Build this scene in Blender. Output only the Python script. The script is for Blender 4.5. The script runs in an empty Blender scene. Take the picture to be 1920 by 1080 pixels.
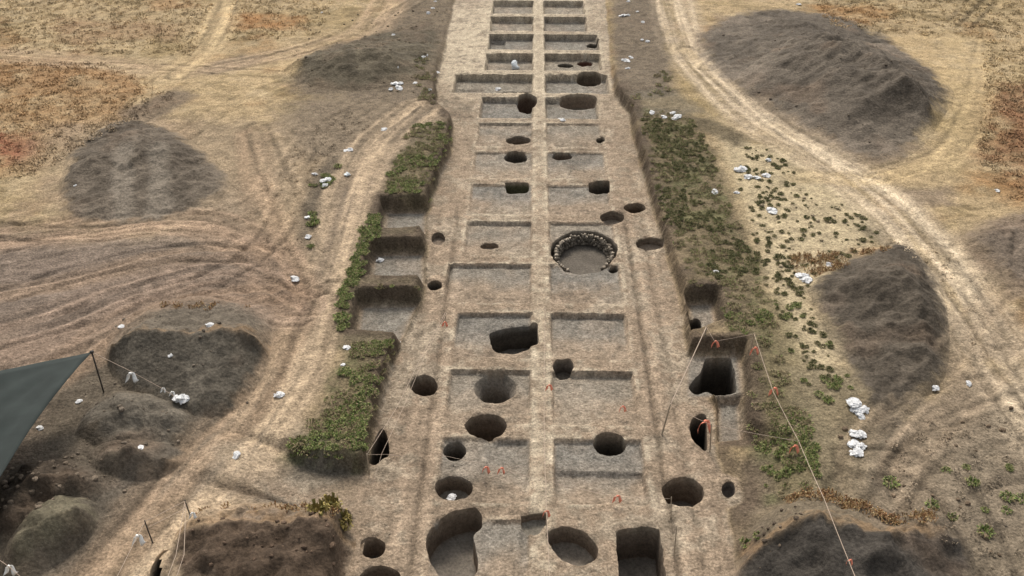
# Aerial view over an archaeological dig: a long stripped trench with gridded squares,
# round pits, green earth banks, spoil heaps, white bags, ropes and a green shade canopy.
import bpy, math, random
import numpy as np
from mathutils import Vector, Matrix

random.seed(7)
RNG = np.random.default_rng(11)
scene = bpy.context.scene
COL = scene.collection

# ------------------------------------------------------------------ camera
CAM = Vector((-0.68, 0.0, 30.2))
PITCH, YAW, FPX = math.radians(33.2), math.radians(1.134), 1861.0
cam_d = bpy.data.cameras.new('camera')
cam = bpy.data.objects.new('camera', cam_d)
COL.objects.link(cam)
cam.location = CAM
cam.rotation_euler = (math.pi / 2 - PITCH, 0.0, YAW)
cam_d.sensor_width = 36.0
cam_d.lens = 36.0 * FPX / 1920.0
cam_d.clip_end = 5000.0
scene.camera = cam
ROT = np.array(cam.rotation_euler.to_matrix())


def G(px, py, z=0.0):
    """point of the place seen at photo pixel px,py on the level z -> x, y"""
    d = ROT @ np.array([(px - 960.0) / FPX, -(py - 540.0) / FPX, -1.0])
    t = (z - CAM.z) / d[2]
    return (CAM.x + d[0] * t, CAM.y + d[1] * t)


def GP(pts, z=0.0):
    return np.array([G(p[0], p[1], z + (p[2] if len(p) > 2 else 0.0)) for p in pts])


# ------------------------------------------------------------------ noise
def _hash(ix, iy, seed):
    h = (ix.astype(np.int64) * 374761393 + iy.astype(np.int64) * 668265263 + seed * 974634777) & 0xFFFFFFFF
    h = ((h ^ (h >> 13)) * 1274126177) & 0xFFFFFFFF
    h = h ^ (h >> 16)
    return (h & 0xFFFF).astype(np.float64) / 32767.5 - 1.0


def vn(x, y, seed=0):
    x = np.asarray(x, float); y = np.asarray(y, float)
    ix = np.floor(x); iy = np.floor(y)
    fx = x - ix; fy = y - iy
    fx = fx * fx * (3 - 2 * fx); fy = fy * fy * (3 - 2 * fy)
    a = _hash(ix, iy, seed); b = _hash(ix + 1, iy, seed)
    c = _hash(ix, iy + 1, seed); d = _hash(ix + 1, iy + 1, seed)
    return (a * (1 - fx) + b * fx) * (1 - fy) + (c * (1 - fx) + d * fx) * fy


def fbm(x, y, seed=0, octv=4, gain=0.5):
    s = 0.0; a = 1.0; t = 0.0
    c, sn = math.cos(0.6), math.sin(0.6)
    for k in range(octv):
        s = s + a * vn(x, y, seed + 17 * k); t += a; a *= gain
        x, y = (x * c - y * sn) * 2.03 + 3.1, (x * sn + y * c) * 2.03 - 1.7
    return s / t


def sst(a, b, x):
    t = np.clip((x - a) / (b - a), 0.0, 1.0)
    return t * t * (3 - 2 * t)


def sd_poly(P, X, Y, margin=4.0):
    """distance to a closed outline, positive inside"""
    X = np.asarray(X, float); Y = np.asarray(Y, float)
    out = np.full(X.shape, -margin)
    m = (X > P[:, 0].min() - margin) & (X < P[:, 0].max() + margin) & (Y > P[:, 1].min() - margin) & (Y < P[:, 1].max() + margin)
    if not m.any():
        return out
    x = X[m]; y = Y[m]
    d2 = np.full(x.shape, 1e18); ins = np.zeros(x.shape, bool)
    n = len(P)
    for i in range(n):
        x0, y0 = P[i]; x1, y1 = P[(i + 1) % n]
        ex, ey = x1 - x0, y1 - y0
        t = np.clip(((x - x0) * ex + (y - y0) * ey) / (ex * ex + ey * ey + 1e-12), 0, 1)
        d2 = np.minimum(d2, (x - x0 - t * ex) ** 2 + (y - y0 - t * ey) ** 2)
        if abs(ey) > 1e-9:
            c = ((y0 > y) != (y1 > y)) & (x < (x1 - x0) * (y - y0) / ey + x0)
            ins ^= c
    d = np.sqrt(d2)
    out[m] = np.where(ins, d, -np.minimum(d, margin))
    return out


def polyline_d(P, X, Y, margin=8.0, vals=None):
    """-> distance, signed side offset, length along, interpolated vals"""
    X = np.asarray(X, float); Y = np.asarray(Y, float)
    D = np.full(X.shape, margin); S = np.zeros(X.shape); SG = np.full(X.shape, margin); V = np.zeros(X.shape)
    m = (X > P[:, 0].min() - margin) & (X < P[:, 0].max() + margin) & (Y > P[:, 1].min() - margin) & (Y < P[:, 1].max() + margin)
    if not m.any():
        return D, SG, S, V
    x = X[m]; y = Y[m]
    bd = np.full(x.shape, 1e9); bs = np.zeros(x.shape); bg = np.zeros(x.shape); bv = np.zeros(x.shape)
    s0 = 0.0
    for i in range(len(P) - 1):
        x0, y0 = P[i]; ex, ey = P[i + 1] - P[i]
        L = math.hypot(ex, ey) + 1e-9
        t = np.clip(((x - x0) * ex + (y - y0) * ey) / (L * L), 0, 1)
        dx = x - x0 - t * ex; dy = y - y0 - t * ey
        d = np.sqrt(dx * dx + dy * dy)
        b = d < bd
        side = np.sign(ex * (y - y0) - ey * (x - x0))
        bd = np.where(b, d, bd); bs = np.where(b, s0 + t * L, bs); bg = np.where(b, d * side, bg)
        if vals is not None:
            bv = np.where(b, vals[i] + t * (vals[i + 1] - vals[i]), bv)
        s0 += L
    D[m] = np.minimum(bd, margin); SG[m] = bg; S[m] = bs; V[m] = bv
    return D, SG, S, V


def smooth_line(P, n=6):
    """Catmull-Rom through the points"""
    P = np.asarray(P, float)
    Q = np.vstack([2 * P[0] - P[1], P, 2 * P[-1] - P[-2]])
    out = []
    for i in range(1, len(Q) - 2):
        for k in range(n):
            t = k / n
            out.append(0.5 * ((2 * Q[i]) + (-Q[i - 1] + Q[i + 1]) * t + (2 * Q[i - 1] - 5 * Q[i] + 4 * Q[i + 1] - Q[i + 2]) * t * t + (-Q[i - 1] + 3 * Q[i] - 3 * Q[i + 1] + Q[i + 2]) * t ** 3))
    out.append(P[-1])
    return np.array(out)


KEXP = 1.75


def alb(r, g, b):
    """how a sunlit flat patch of it looks in daylight (0-255) -> base colour"""
    c = np.array([r, g, b]) / 255.0
    lin = np.where(c <= 0.04045, c / 12.92, ((c + 0.055) / 1.055) ** 2.4)
    g = lin @ np.array([.2126, .7152, .0722])
    return (lin * .86 + g * .14) / KEXP


# ------------------------------------------------------------------ the stripped trench (z = 0)
PLAT = 0.88
left_edge = [(628, 1130), (636, 1080), (648, 1020), (664, 968), (600, 966), (500, 935), (430, 915), (380, 900), (410, 850), (520, 868), (600, 893), (690, 888),
             (695, 830), (715, 760), (735, 690), (760, 640), (790, 570), (800, 520), (800, 470), (802, 400), (825, 330), (845, 290), (850, 232), (820, 205)]
right_edge = [(1392, 1130), (1388, 1080), (1375, 1010), (1362, 955), (1388, 940), (1388, 895), (1356, 885), (1342, 848), (1338, 760), (1292, 700), (1283, 640), (1275, 560),
              (1255, 500), (1240, 450), (1225, 400), (1205, 330), (1190, 270), (1178, 212), (1152, 180), (1146, 130), (1140, 60), (1135, 0)]
strip = [G(*p) for p in left_edge] + [(-8.3, 76.0), (-8.3, 140.0), (6.4, 140.0)] + [G(*p) for p in reversed(right_edge)]
lo = np.array([(strip[0][0], 5.0)] + strip + [(strip[-1][0], 5.0)])
STRIP = lo
# rectangular annexes cut into the banks, all on the level of the trench floor or lower
ANNEX = [  # px outline of the floor, floor z, name label
    ([(722, 398), (800, 398), (800, 444), (716, 448)], -0.10),
    ([(700, 478), (796, 476), (797, 540), (690, 538)], -0.15),
    ([(676, 574), (786, 572), (752, 648), (664, 640)], -0.12),
    ([(1287, 570), (1338, 568), (1346, 622), (1300, 640)], -0.10),
    ([(1342, 756), (1388, 754), (1394, 836), (1344, 840)], -0.42),
    ([(1283, 668), (1388, 666), (1396, 746), (1283, 750)], 0.0),
]
ANNEX = [(GP(p, z), z) for p, z in ANNEX]

# the squares of the grid: two columns beside a long central balk, one metre balks between rows
ROW0, ROWP = 28.8, 4.97
DEPL = [.15, .18, .24, .24, .24, .24, .15, .15, .20, .44, .64, .72, .58, .60, .55]
DEPR = [.02, .22, .34, .30, .18, .18, .15, .13, .16, .48, .64, .62, .58, .58, .55]
SQ = []
for k in range(15):
    yf = ROW0 + ROWP * k
    for sgn, dep in ((-1, DEPL[k]), (1, DEPR[k])):
        if k == 0 and sgn > 0:
            continue
        x0, x1 = (-4.5, -0.5) if sgn < 0 else (0.5, 4.5)
        if k == 10 and sgn < 0: x0 = -6.9
        if k == 4 and sgn < 0: x0 = -5.3
        if k in (11, 12) and sgn > 0: x1 = 5.3
        if k == 10 and sgn > 0: x1 = 5.6
        SQ.append(dict(k=k, s=sgn, r=(x0, yf - 4.0, x1, yf), d=dep))
# inner cuts inside squares: x0,y0,x1,y1,extra depth
INNER = [(0.55, ROW0 + ROWP - 4.0, 4.45, ROW0 + ROWP - 1.9, 0.20), (-2.4, ROW0 + ROWP - 3.9, -0.6, ROW0 + ROWP - 0.1, .10),
         (-4.4, 84.5 + 0.2, -3.0, 88.2, .25), (-6.8, 74.7, -4.4, 76.6, .12), (-3.0, 75.0, -0.7, 76.2, .5)]

# vehicle tracks: px line, width m, colour, strength, rut depth, z
TRK = [
    ([(760, -60), (690, 40), (600, 70), (480, 100), (330, 128), (200, 110), (0, 92), (-200, 80)], 4.5, (188, 160, 124), .75, .05),
    ([(440, -40), (395, 60), (350, 110), (300, 150)], 3.6, (212, 184, 134), .8, .01),
    ([(1255, -60), (1285, 60), (1330, 140), (1420, 225), (1560, 310), (1690, 410), (1790, 540), (1880, 680), (1990, 830)], 4.6, (210, 188, 154), .95, .07),
    ([(1430, 215), (1520, 275), (1640, 350), (1740, 430), (1830, 560)], 1.2, (232, 210, 174), .6, .03),
    ([(790, 200), (715, 262), (668, 340), (622, 480), (585, 600), (560, 700), (500, 800), (400, 930), (250, 1090), (200, 1150)], 3.9, (200, 174, 138), .9, .05),
    ([(470, 250), (480, 350), (520, 460), (545, 560), (530, 640), (460, 760), (360, 850), (260, 980), (150, 1120)], 2.6, (182, 152, 118), .6, .06),
    ([(545, 560), (490, 470), (380, 420), (230, 425), (0, 450), (-150, 460)], 3.6, (176, 146, 116), .7, .08),
    ([(545, 570), (420, 520), (250, 560), (100, 620), (-60, 660)], 5.0, (166, 140, 116), .65, .10),
    ([(480, 470), (330, 480), (120, 530), (-60, 560)], 2.2, (178, 148, 116), .5, .08),
    ([(545, 540), (380, 560), (240, 610), (120, 690), (0, 740)], 3.0, (176, 144, 112), .5, .08),
    ([(1920, 560), (1860, 620), (1790, 720), (1690, 810), (1650, 900), (1700, 1010)], 4.5, (160, 138, 110), .55, .09),
    ([(1850, 60), (1840, 180), (1780, 280), (1660, 330), (1500, 330)], 2.4, (206, 178, 126), .5, .02),
]
TRK = [(smooth_line(GP(p, PLAT)), w, alb(*c), st, rd) for p, w, c, st, rd in TRK]


# single passes of a digger or cart: pairs of thin ruts that cross one another
WHEEL = [[(-60, 575), (200, 500), (400, 470), (560, 520)], [(-60, 650), (160, 590), (330, 520), (480, 440), (570, 330)], [(-60, 505), (200, 452), (420, 455), (560, 520), (600, 570)],
         [(40, 680), (250, 580), (400, 520), (520, 430), (560, 300)], [(480, 240), (520, 340), (560, 440), (600, 530)], [(625, 540), (560, 680), (440, 790), (330, 900), (190, 1080)],
         [(250, 1100), (330, 970), (460, 830), (560, 700), (600, 560)], [(-60, 128), (250, 116), (480, 132), (720, 152)], [(210, 260), (330, 180), (470, 110), (620, 60), (780, -10)],
         [(330, 260), (450, 190), (600, 130), (760, 60)], [(-60, 430), (160, 440), (330, 420), (480, 380), (600, 250), (700, 190)], [(1290, 80), (1420, 205), (1600, 325), (1750, 470), (1860, 630)],
         [(1690, 470), (1800, 580), (1910, 760)], [(1590, 920), (1680, 800), (1800, 740), (1960, 700)], [(1640, 970), (1740, 840), (1940, 790)], [(1700, 1010), (1800, 900), (1960, 870)], [(1600, 860), (1700, 870), (1790, 930), (1860, 1060)],
         [(1760, 450), (1690, 340), (1560, 300), (1440, 230)], [(1860, 40), (1830, 180), (1770, 290), (1640, 330)], [(1330, 120), (1420, 60), (1560, 10), (1700, -20)], [(330, 140), (400, 50), (440, -40)]]
WHEEL = [smooth_line(GP(p, PLAT)) for p in WHEEL]


def plateau(Y):
    return PLAT * sst(84, 73, Y) * 0.82 + 0.18 * sst(140, 84, Y) + 0.02


def Z(X, Y):
    """ground level (without pits and heaps)"""
    X = np.asarray(X, float); Y = np.asarray(Y, float)
    nz = fbm(X * .7, Y * .7, 3, 3)
    fine = fbm(X * 3.1, Y * 3.1, 5, 3)
    ds = sd_poly(STRIP, X, Y, 6.0) + .14 * nz + .10 * fine
    annz = np.zeros(X.shape)
    for P, az in ANNEX:
        da = sd_poly(P, X, Y, 3.0) + .05 * fine
        ds = np.maximum(ds, da)
        annz = annz + sst(-.05, .12, da) * az
    hp = plateau(Y)
    rampz = sst(-8.6, -14.5, X) * sst(38.5, 36.5, Y) * sst(28.0, 30.0, Y) * PLAT
    wid = 0.32 + 2.6 * sst(34.5, 32.5, Y) * sst(4.0, 6.0, X) + 0.5 * sst(38, 33, Y) * sst(-8.0, -9.0, X)
    t = sst(0.05, -1.0, ds / wid * 0.9)
    outside = t
    z = np.maximum(hp * t, rampz) + annz
    far_dip = sst(-2.5, -6.0, ds)
    z = z - .25 * far_dip * sst(30, 60, Y) * outside * sst(84, 73, Y)
    # lumps
    z = z + outside * (.16 * fbm(X * .16, Y * .16, 21, 3) + .07 * nz + .05 * fine)
    z = z + (1 - outside) * (.012 * fine + .015 * nz + .018 * vn(X * 5.3, Y * 5.3, 8))
    # ruts
    for P, w, c, st, rd in TRK:
        D, SG, S, _ = polyline_d(P, X, Y, w + 1.0)
        m = sst(w * .62, w * .35, D + .25 * nz)
        r = vn(SG * 2.6, S * .10, 31) + .6 * vn(SG * 5.2, S * .16, 32)
        z = z + outside * m * (r * rd * .8 - rd * .6)
    for i, P in enumerate(WHEEL):
        D, SG, S, _ = polyline_d(P, X, Y, 2.5)
        for off in (-.82, .82):
            z = z - outside * .06 * np.exp(-((SG - off - .1 * nz) / .15) ** 2) * (D < 2.4)
    # grid squares
    for q in SQ:
        x0, y0, x1, y1 = q['r']
        m = (X > x0 - .6) & (X < x1 + .6) & (Y > y0 - .6) & (Y < y1 + .6)
        if not m.any(): continue
        x = X[m]; y = Y[m]
        wob = .045 * nz[m] + .04 * vn(x * 2.2, y * 2.2, 40)
        d = np.minimum(np.minimum(x - x0, x1 - x), np.minimum(y - y0, y1 - y)) + wob
        w = sst(-.02, .11, d)
        prof = .30 + .70 * sst(0.0, 2.8, y - y0) if q['d'] < .4 else 1.0
        z[m] = z[m] - w * q['d'] * prof
    for x0, y0, x1, y1, dd in INNER:
        m = (X > x0 - .6) & (X < x1 + .6) & (Y > y0 - .6) & (Y < y1 + .6)
        if not m.any(): continue
        x = X[m]; y = Y[m]
        d = np.minimum(np.minimum(x - x0, x1 - x), np.minimum(y - y0, y1 - y)) + .06 * nz[m]
        z[m] = z[m] - sst(-.02, .12, d) * dd * (.45 + .55 * sst(0, 1.6, y - y0))
    # shallow grooves along the squares
    inside = sst(0.4, 1.0, ds)
    for gx, dep in ((5.25, .13), (-5.15, .10), (6.25, .06)):
        z = z - inside * dep * np.exp(-((X - gx - .05 * nz) / .09) ** 2) * sst(56, 50, Y)
    gr = np.sin((X - 5.3) * 9.5 + nz) * sst(5.4, 5.6, X) * sst(7.2, 6.9, X) * sst(36, 37, Y) * sst(41, 40, Y)
    z = z - .03 * gr
    return z


# ------------------------------------------------------------------ colour of the soil, place by place
TAN = alb(177, 154, 126); TANP = alb(220, 201, 168); DUG = alb(154, 147, 133); GREY = alb(122, 112, 97)
ZON = [  # px outline, colour, softness m, strength, breakup
    ([(-300, 400), (120, 425), (260, 430), (330, 405), (480, 330), (520, 250), (600, 185), (850, 190), (850, 240), (740, 380), (690, 480), (620, 640), (500, 880), (700, 960), (640, 1150), (-300, 1150)], (152, 133, 112), 2.5, .95, 2.0),
    ([(0, 480), (200, 470), (420, 520), (500, 600), (400, 600), (200, 600), (0, 700)], (158, 133, 113), 2.0, .8, 2.0),
    ([(480, 250), (640, 190), (760, 200), (640, 300), (560, 460), (470, 420)], (176, 152, 114), 2.0, .7, 1.5),
    ([(345, 130), (450, 88), (500, 92), (470, 115), (400, 135)], (122, 108, 90), .5, .8, .6),
    ([(225, 210), (330, 165), (370, 178), (320, 215), (250, 245)], (128, 112, 94), .6, .8, .8),
    ([(640, 130), (700, 30), (770, -30), (870, -40), (850, 80), (836, 165), (780, 190), (660, 185), (560, 180), (530, 140)], (122, 108, 90), 1.0, .85, 1.2),
    ([(565, 460), (570, 380), (590, 320), (640, 285), (760, 240), (690, 290), (640, 320), (610, 400), (600, 490), (575, 500)], (112, 100, 82), .5, .9, .6),
    ([(560, 500), (590, 490), (580, 540), (540, 560)], (150, 118, 96), .5, .6, .5),
    ([(1146, -60), (1230, -60), (1262, 120), (1262, 180), (1150, 185)], (124, 110, 92), .7, .9, .8),
    ([(1340, 255), (1470, 285), (1640, 395), (1670, 440), (1570, 500), (1520, 560), (1580, 660), (1600, 745), (1500, 720), (1440, 560), (1395, 400)], (208, 188, 146), 1.0, .9, 1.2),
    ([(1270, 210), (1340, 225), (1420, 262), (1380, 275), (1300, 245)], (112, 100, 76), .6, .85, .6),
    ([(1600, 420), (1660, 430), (1690, 470), (1640, 460)], (116, 104, 80), .5, .7, .6),
    ([(1350, 15), (1480, 35), (1420, 120), (1560, 240), (1740, 280), (1660, 320), (1560, 290), (1400, 190), (1320, 110)], (150, 130, 108), 1.0, .8, 1.0),
    ([(1790, 440), (1840, 420), (1930, 400), (2000, 520), (1900, 560), (1820, 500)], (140, 122, 102), .8, .8, 1.0),
    ([(1680, 355), (1780, 352), (1790, 385), (1690, 392)], (150, 130, 112), .6, .6, .8),
    ([(1560, 820), (1690, 760), (1780, 700), (1950, 720), (2050, 1150), (1700, 1150), (1640, 980), (1540, 940)], (138, 124, 105), 1.2, .85, 1.8),
    ([(1180, 200), (1290, 210), (1340, 280), (1390, 400), (1430, 500), (1440, 600), (1490, 720), (1535, 870), (1545, 935), (1440, 930), (1395, 800), (1380, 650), (1290, 540), (1270, 480), (1240, 400), (1205, 310)], (122, 108, 80), .7, .9, .9),
    ([(1400, 540), (1470, 560), (1520, 700), (1560, 840), (1545, 930), (1460, 930), (1420, 780)], (134, 122, 86), .6, .7, .8),
    ([(780, 235), (850, 230), (845, 290), (820, 350), (800, 385), (722, 388), (700, 460), (690, 530), (790, 545), (785, 560), (668, 562), (660, 640), (740, 650), (735, 700), (700, 790), (690, 880), (500, 862), (560, 810), (610, 740), (640, 660), (630, 600), (655, 500), (690, 410), (740, 300)], (126, 112, 82), .5, .9, .6),
    ([(440, 880), (520, 890), (620, 915), (760, 930), (700, 965), (560, 945), (420, 930), (400, 870)], (160, 148, 130), .8, .85, .8),
    ([(400, 945), (480, 940), (660, 945), (640, 966), (420, 962)], (190, 152, 102), .4, .5, .6),
    ([(300, 840), (380, 820), (480, 820), (500, 860), (420, 930), (330, 950)], (150, 140, 124), 1.0, .7, 1.0),
    ([(100, 1000), (300, 900), (340, 860), (260, 860), (120, 960)], (128, 118, 104), 1.0, .75, .8),
    ([(0, 880), (120, 800), (230, 860), (180, 950), (0, 1060)], (92, 80, 66), 1.0, .85, 1.0),
    ([(330, 545), (520, 560), (560, 610), (520, 760), (400, 850), (200, 900), (80, 830), (150, 690), (230, 600)], (120, 110, 94), 1.4, .85, 1.6),
    ([(210, 445), (480, 440), (550, 530), (420, 570), (100, 640), (-100, 620), (-100, 480)], (138, 122, 106), 1.5, .75, 2.4),
    ([(380, 830), (560, 800), (640, 860), (560, 940), (430, 930)], (156, 147, 130), 1.0, .7, 1.2),
    ([(40, 930), (330, 890), (260, 1000), (100, 1090), (-80, 1120)], (102, 94, 80), 1.2, .8, 1.4),
    ([(1508, 545), (1600, 488), (1700, 478), (1785, 600), (1785, 690), (1730, 740), (1650, 840), (1605, 860), (1590, 810), (1635, 770), (1600, 700), (1560, 640)], (112, 102, 86), .9, .85, .8),
    ([(1140, 178), (1260, 168), (1330, 215), (1200, 218)], (128, 118, 98), .6, .7, .6),
    ([(1385, 925), (1560, 930), (1800, 1000), (1820, 1120), (1385, 1120)], (112, 101, 85), .8, .8, .8),
    ([(520, 200), (700, 150), (840, 170), (830, 230), (700, 300), (560, 300)], (138, 122, 100), 1.5, .75, 1.6),
    ([(700, 380), (812, 376), (802, 560), (760, 655), (650, 655), (638, 540)], (122, 110, 84), .5, .9, .5),
    ([(1470, 690), (1600, 690), (1640, 800), (1620, 940), (1530, 940), (1500, 800)], (142, 128, 98), .8, .85, .8),
    ([(90, 240), (330, 225), (520, 230), (560, 330), (480, 440), (200, 440), (60, 400)], (172, 150, 120), 2.0, .75, 2.4),
    ([(1385, 840), (1450, 840), (1450, 940), (1385, 940)], (140, 124, 100), .5, .8, .6),
    ([(495, 842), (690, 850), (692, 893), (600, 898), (515, 876)], (108, 101, 88), .5, .85, .5),
    ([(80, 720), (200, 660), (340, 760), (360, 860), (220, 880), (60, 800)], (112, 100, 82), 1.0, .8, 1.0),
]
ZON = [(GP(p, PLAT), alb(*c), s, st, br) for p, c, s, st, br in ZON]
GBK = GP([(1180, 200), (1290, 210), (1340, 280), (1390, 400), (1430, 500), (1440, 600), (1490, 720), (1535, 870), (1545, 935), (1440, 930), (1395, 800), (1380, 650), (1290, 540), (1270, 480), (1240, 400), (1205, 310)], PLAT)
LBK_ = GP([(780, 235), (850, 230), (845, 290), (800, 385), (722, 388), (700, 460), (690, 530), (668, 562), (660, 640), (740, 650), (700, 790), (690, 880), (510, 850), (570, 800), (610, 740), (640, 660), (630, 600), (655, 500), (690, 410), (740, 300)], PLAT)
COMB = GP([(1765, 48), (1790, 10), (1830, -20), (1875, -20), (1850, 30), (1820, 50)], PLAT * .6)
ORNG = [  # patches of dry orange / red-brown grass in the fields
    ([(-200, 90), (120, 110), (260, 150), (330, 200), (200, 260), (60, 330), (-200, 340)], (176, 134, 84), 2.5, .75),
    ([(-60, 250), (60, 262), (60, 300), (-60, 320)], (164, 96, 66), 1.2, .8),
    ([(410, 20), (560, 20), (570, 48), (420, 52)], (186, 134, 76), .9, .85),
    ([(100, 30), (330, 40), (330, 65), (120, 75)], (160, 120, 84), 1.2, .5),
    ([(1520, 5), (1680, 5), (1660, 35), (1560, 50)], (182, 136, 78), 1.0, .8),
    ([(1850, 170), (1990, 160), (1990, 380), (1900, 370), (1840, 300)], (150, 100, 62), 1.6, .8),
    ([(1830, 320), (1910, 350), (1920, 400), (1800, 360)], (170, 126, 72), 1.0, .7),
    ([(1900, 470), (1990, 450), (1990, 560), (1900, 540)], (150, 102, 66), .6, .8),
    ([(1480, 480), (1600, 470), (1650, 480), (1540, 510), (1490, 520)], (186, 132, 82), .6, .7),
    ([(230, 590), (320, 590), (440, 560), (520, 570), (440, 600), (300, 606)], (204, 150, 92), .6, .7),
    ([(1470, 925), (1560, 930), (1670, 985), (1760, 960), (1740, 1000), (1660, 1012), (1540, 960)], (190, 140, 84), .5, .8),
    ([(1760, 60), (1850, 50), (1840, 200), (1780, 330), (1750, 200)], (214, 186, 130), 1.5, .6),
    ([(1520, 50), (1760, 60), (1780, 190), (1640, 90)], (206, 176, 122), 1.2, .6),
]
ORNG = [(GP(p, PLAT * .6), alb(*c), s, st) for p, c, s, st in ORNG]


def C(X, Y):
    X = np.asarray(X, float); Y = np.asarray(Y, float)
    n1 = fbm(X * .12, Y * .12, 51, 4); n2 = fbm(X * .6, Y * .6, 52, 4); n3 = fbm(X * 2.5, Y * 2.5, 53, 3)
    n4 = fbm(X * .35, Y * 1.1, 54, 4)

    def mix(a, c, w):
        return a * (1 - w[..., None]) + np.asarray(c) * w[..., None]
    col = np.zeros(X.shape + (3,)) + alb(198, 171, 124)
    col = mix(col, alb(172, 148, 98), sst(-.15, .5, n1 + .5 * n4) * .8)
    col = mix(col, alb(176, 134, 84), sst(.1, .6, fbm(X * .2, Y * .2, 57, 3) + .4 * n2) * .6)
    col = mix(col, alb(138, 118, 82), sst(.15, .5, n4 + .5 * n3) * .5)
    col = mix(col, alb(210, 186, 142), sst(.1, .6, -n2 - .3 * n3) * .5)
    for P, c, s, st in ORNG:
        d = sd_poly(P, X, Y, s * 3 + 2) + n2 * s * 1.1
        col = mix(col, c, sst(-s, s, d) * st * np.clip(.75 + .6 * n2 + .35 * n3, 0, 1))
    for P, c, s, st, br in ZON:
        d = sd_poly(P, X, Y, s * 2 + br + 2) + n2 * br * .6 + n3 * br * .3
        col = mix(col, c, sst(-s, s, d) * st)
    for P, w, c, st, rd in TRK:
        D, SG, S, _ = polyline_d(P, X, Y, w + 1.5)
        m = sst(w * .62, w * .30, D + .5 * n2)
        r = vn(SG * 2.4, S * .09, 61) + .7 * vn(SG * 5.0, S * .14, 62)
        col = mix(col, c * 1.0, m * st * np.clip(.72 + .4 * r + .5 * n2, 0, 1))
        pair = np.exp(-((np.abs(SG) - .85 - .15 * n2) / .20) ** 2) * np.clip(.55 + .8 * vn(S * .22, SG * 0 + w, 63), 0, 1)
        col = col * (1 - .30 * pair * st)[..., None]
        col = col * (1 + (m * st * r * .26)[..., None])
    d = sd_poly(COMB, X, Y, 3.0) + .6 * n2          # harrowed patch: dark furrows side by side
    col = col * (1 - .45 * sst(-.3, .5, d) * sst(.1, .5, np.sin((X * .83 - Y * .55) * 5.2 + 1.5 * n1)))[..., None]
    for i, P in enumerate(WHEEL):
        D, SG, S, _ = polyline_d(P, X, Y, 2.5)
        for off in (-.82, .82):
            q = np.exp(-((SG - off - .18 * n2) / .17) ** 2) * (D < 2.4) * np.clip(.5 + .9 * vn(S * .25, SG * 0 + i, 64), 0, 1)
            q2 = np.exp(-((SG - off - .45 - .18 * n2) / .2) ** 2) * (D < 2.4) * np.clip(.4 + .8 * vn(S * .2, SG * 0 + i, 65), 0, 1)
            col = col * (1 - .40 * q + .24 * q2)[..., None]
    # trench floor
    ds = sd_poly(STRIP, X, Y, 6.0) + .2 * n2
    for P, az in ANNEX:
        ds = np.maximum(ds, sd_poly(P, X, Y, 2.0) + .03 * n2)
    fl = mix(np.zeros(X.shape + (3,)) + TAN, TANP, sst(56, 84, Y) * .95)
    fl = mix(fl, alb(158, 136, 111), sst(-.15, .4, n1 + .5 * n2) * .6)
    fl = mix(fl, alb(210, 192, 162), sst(.0, .45, n2 + .6 * n3) * .6)
    fl = mix(fl, alb(112, 96, 78), sst(.10, .42, n3 + .2 * n2) * .5)
    balk = sst(.62, .42, np.abs(X + .04 * n2))
    fl = mix(fl, TANP, balk * np.clip(.35 + .5 * n3, 0, 1))
    dug = np.zeros(X.shape)
    for q in SQ:
        x0, y0, x1, y1 = q['r']
        m = (X > x0 - .5) & (X < x1 + .5) & (Y > y0 - .5) & (Y < y1 + .5)
        if not m.any(): continue
        d = np.minimum(np.minimum(X[m] - x0, x1 - X[m]), np.minimum(Y[m] - y0, y1 - Y[m])) + .05 * n2[m]
        g = np.clip(.12 + .88 * sst(.6, 3.0, Y[m] - y0 + 1.6 * n2[m]), 0, 1) if q['d'] < .4 else 1.0
        dug[m] = np.maximum(dug[m], sst(.0, .15, d) * g * (.9 if q['d'] > .12 else .55))
    tint = np.zeros(X.shape)
    for i, q in enumerate(SQ):
        x0, y0, x1, y1 = q['r']
        m = (X > x0) & (X < x1) & (Y > y0) & (Y < y1)
        tint[m] = math.sin(i * 7.3 + q['k'] * 2.1)
    for P, az in ANNEX:
        dug = np.maximum(dug, sst(.05, .35, sd_poly(P, X, Y, 2.0)))
    dc = mix(np.zeros(X.shape + (3,)) + DUG, alb(174, 156, 134), sst(-.1, .5, n2) * .5)
    dc = mix(dc, alb(124, 112, 98), sst(.1, .5, n3) * .35)
    dc = dc * (1 + .10 * tint)[..., None] * np.stack([1 + .04 * tint, np.ones(X.shape), 1 - .05 * tint], -1)
    fl = mix(fl, dc, np.clip(dug, 0, 1) * .97)
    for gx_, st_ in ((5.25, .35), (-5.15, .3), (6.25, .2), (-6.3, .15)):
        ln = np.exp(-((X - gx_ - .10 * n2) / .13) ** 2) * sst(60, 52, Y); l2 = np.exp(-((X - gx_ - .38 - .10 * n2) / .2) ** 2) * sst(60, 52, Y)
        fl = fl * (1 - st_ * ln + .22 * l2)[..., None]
    stain = sst(.28, .5, fbm(X * .33, Y * .33, 77, 3) + .15 * n3)
    fl = fl * (1 - .22 * stain)[..., None]
    # pale dry lip along the cut edges of the squares
    lip = np.zeros(X.shape)
    for q in SQ:
        x0, y0, x1, y1 = q['r']
        d = np.minimum(np.minimum(X - x0, x1 - X), np.minimum(Y - y0, y1 - Y)) + .05 * n2
        lip = np.maximum(lip, sst(-.34, -.12, d) * sst(.02, -.06, d))
    fl = mix(fl, alb(222, 204, 172), lip * np.clip(.25 + .8 * n3 + .4 * n2, 0, .8))
    rampw = sst(37.2, 36.0, Y) * sst(29.5, 31.2, Y) * sst(-7.6, -8.6, X)
    keep = sst(-.10, .15, ds) * (1 - .75 * rampw)
    bk = np.maximum(sd_poly(GBK, X, Y, 3.0), sd_poly(LBK_, X, Y, 3.0)) + .8 * n2
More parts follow.
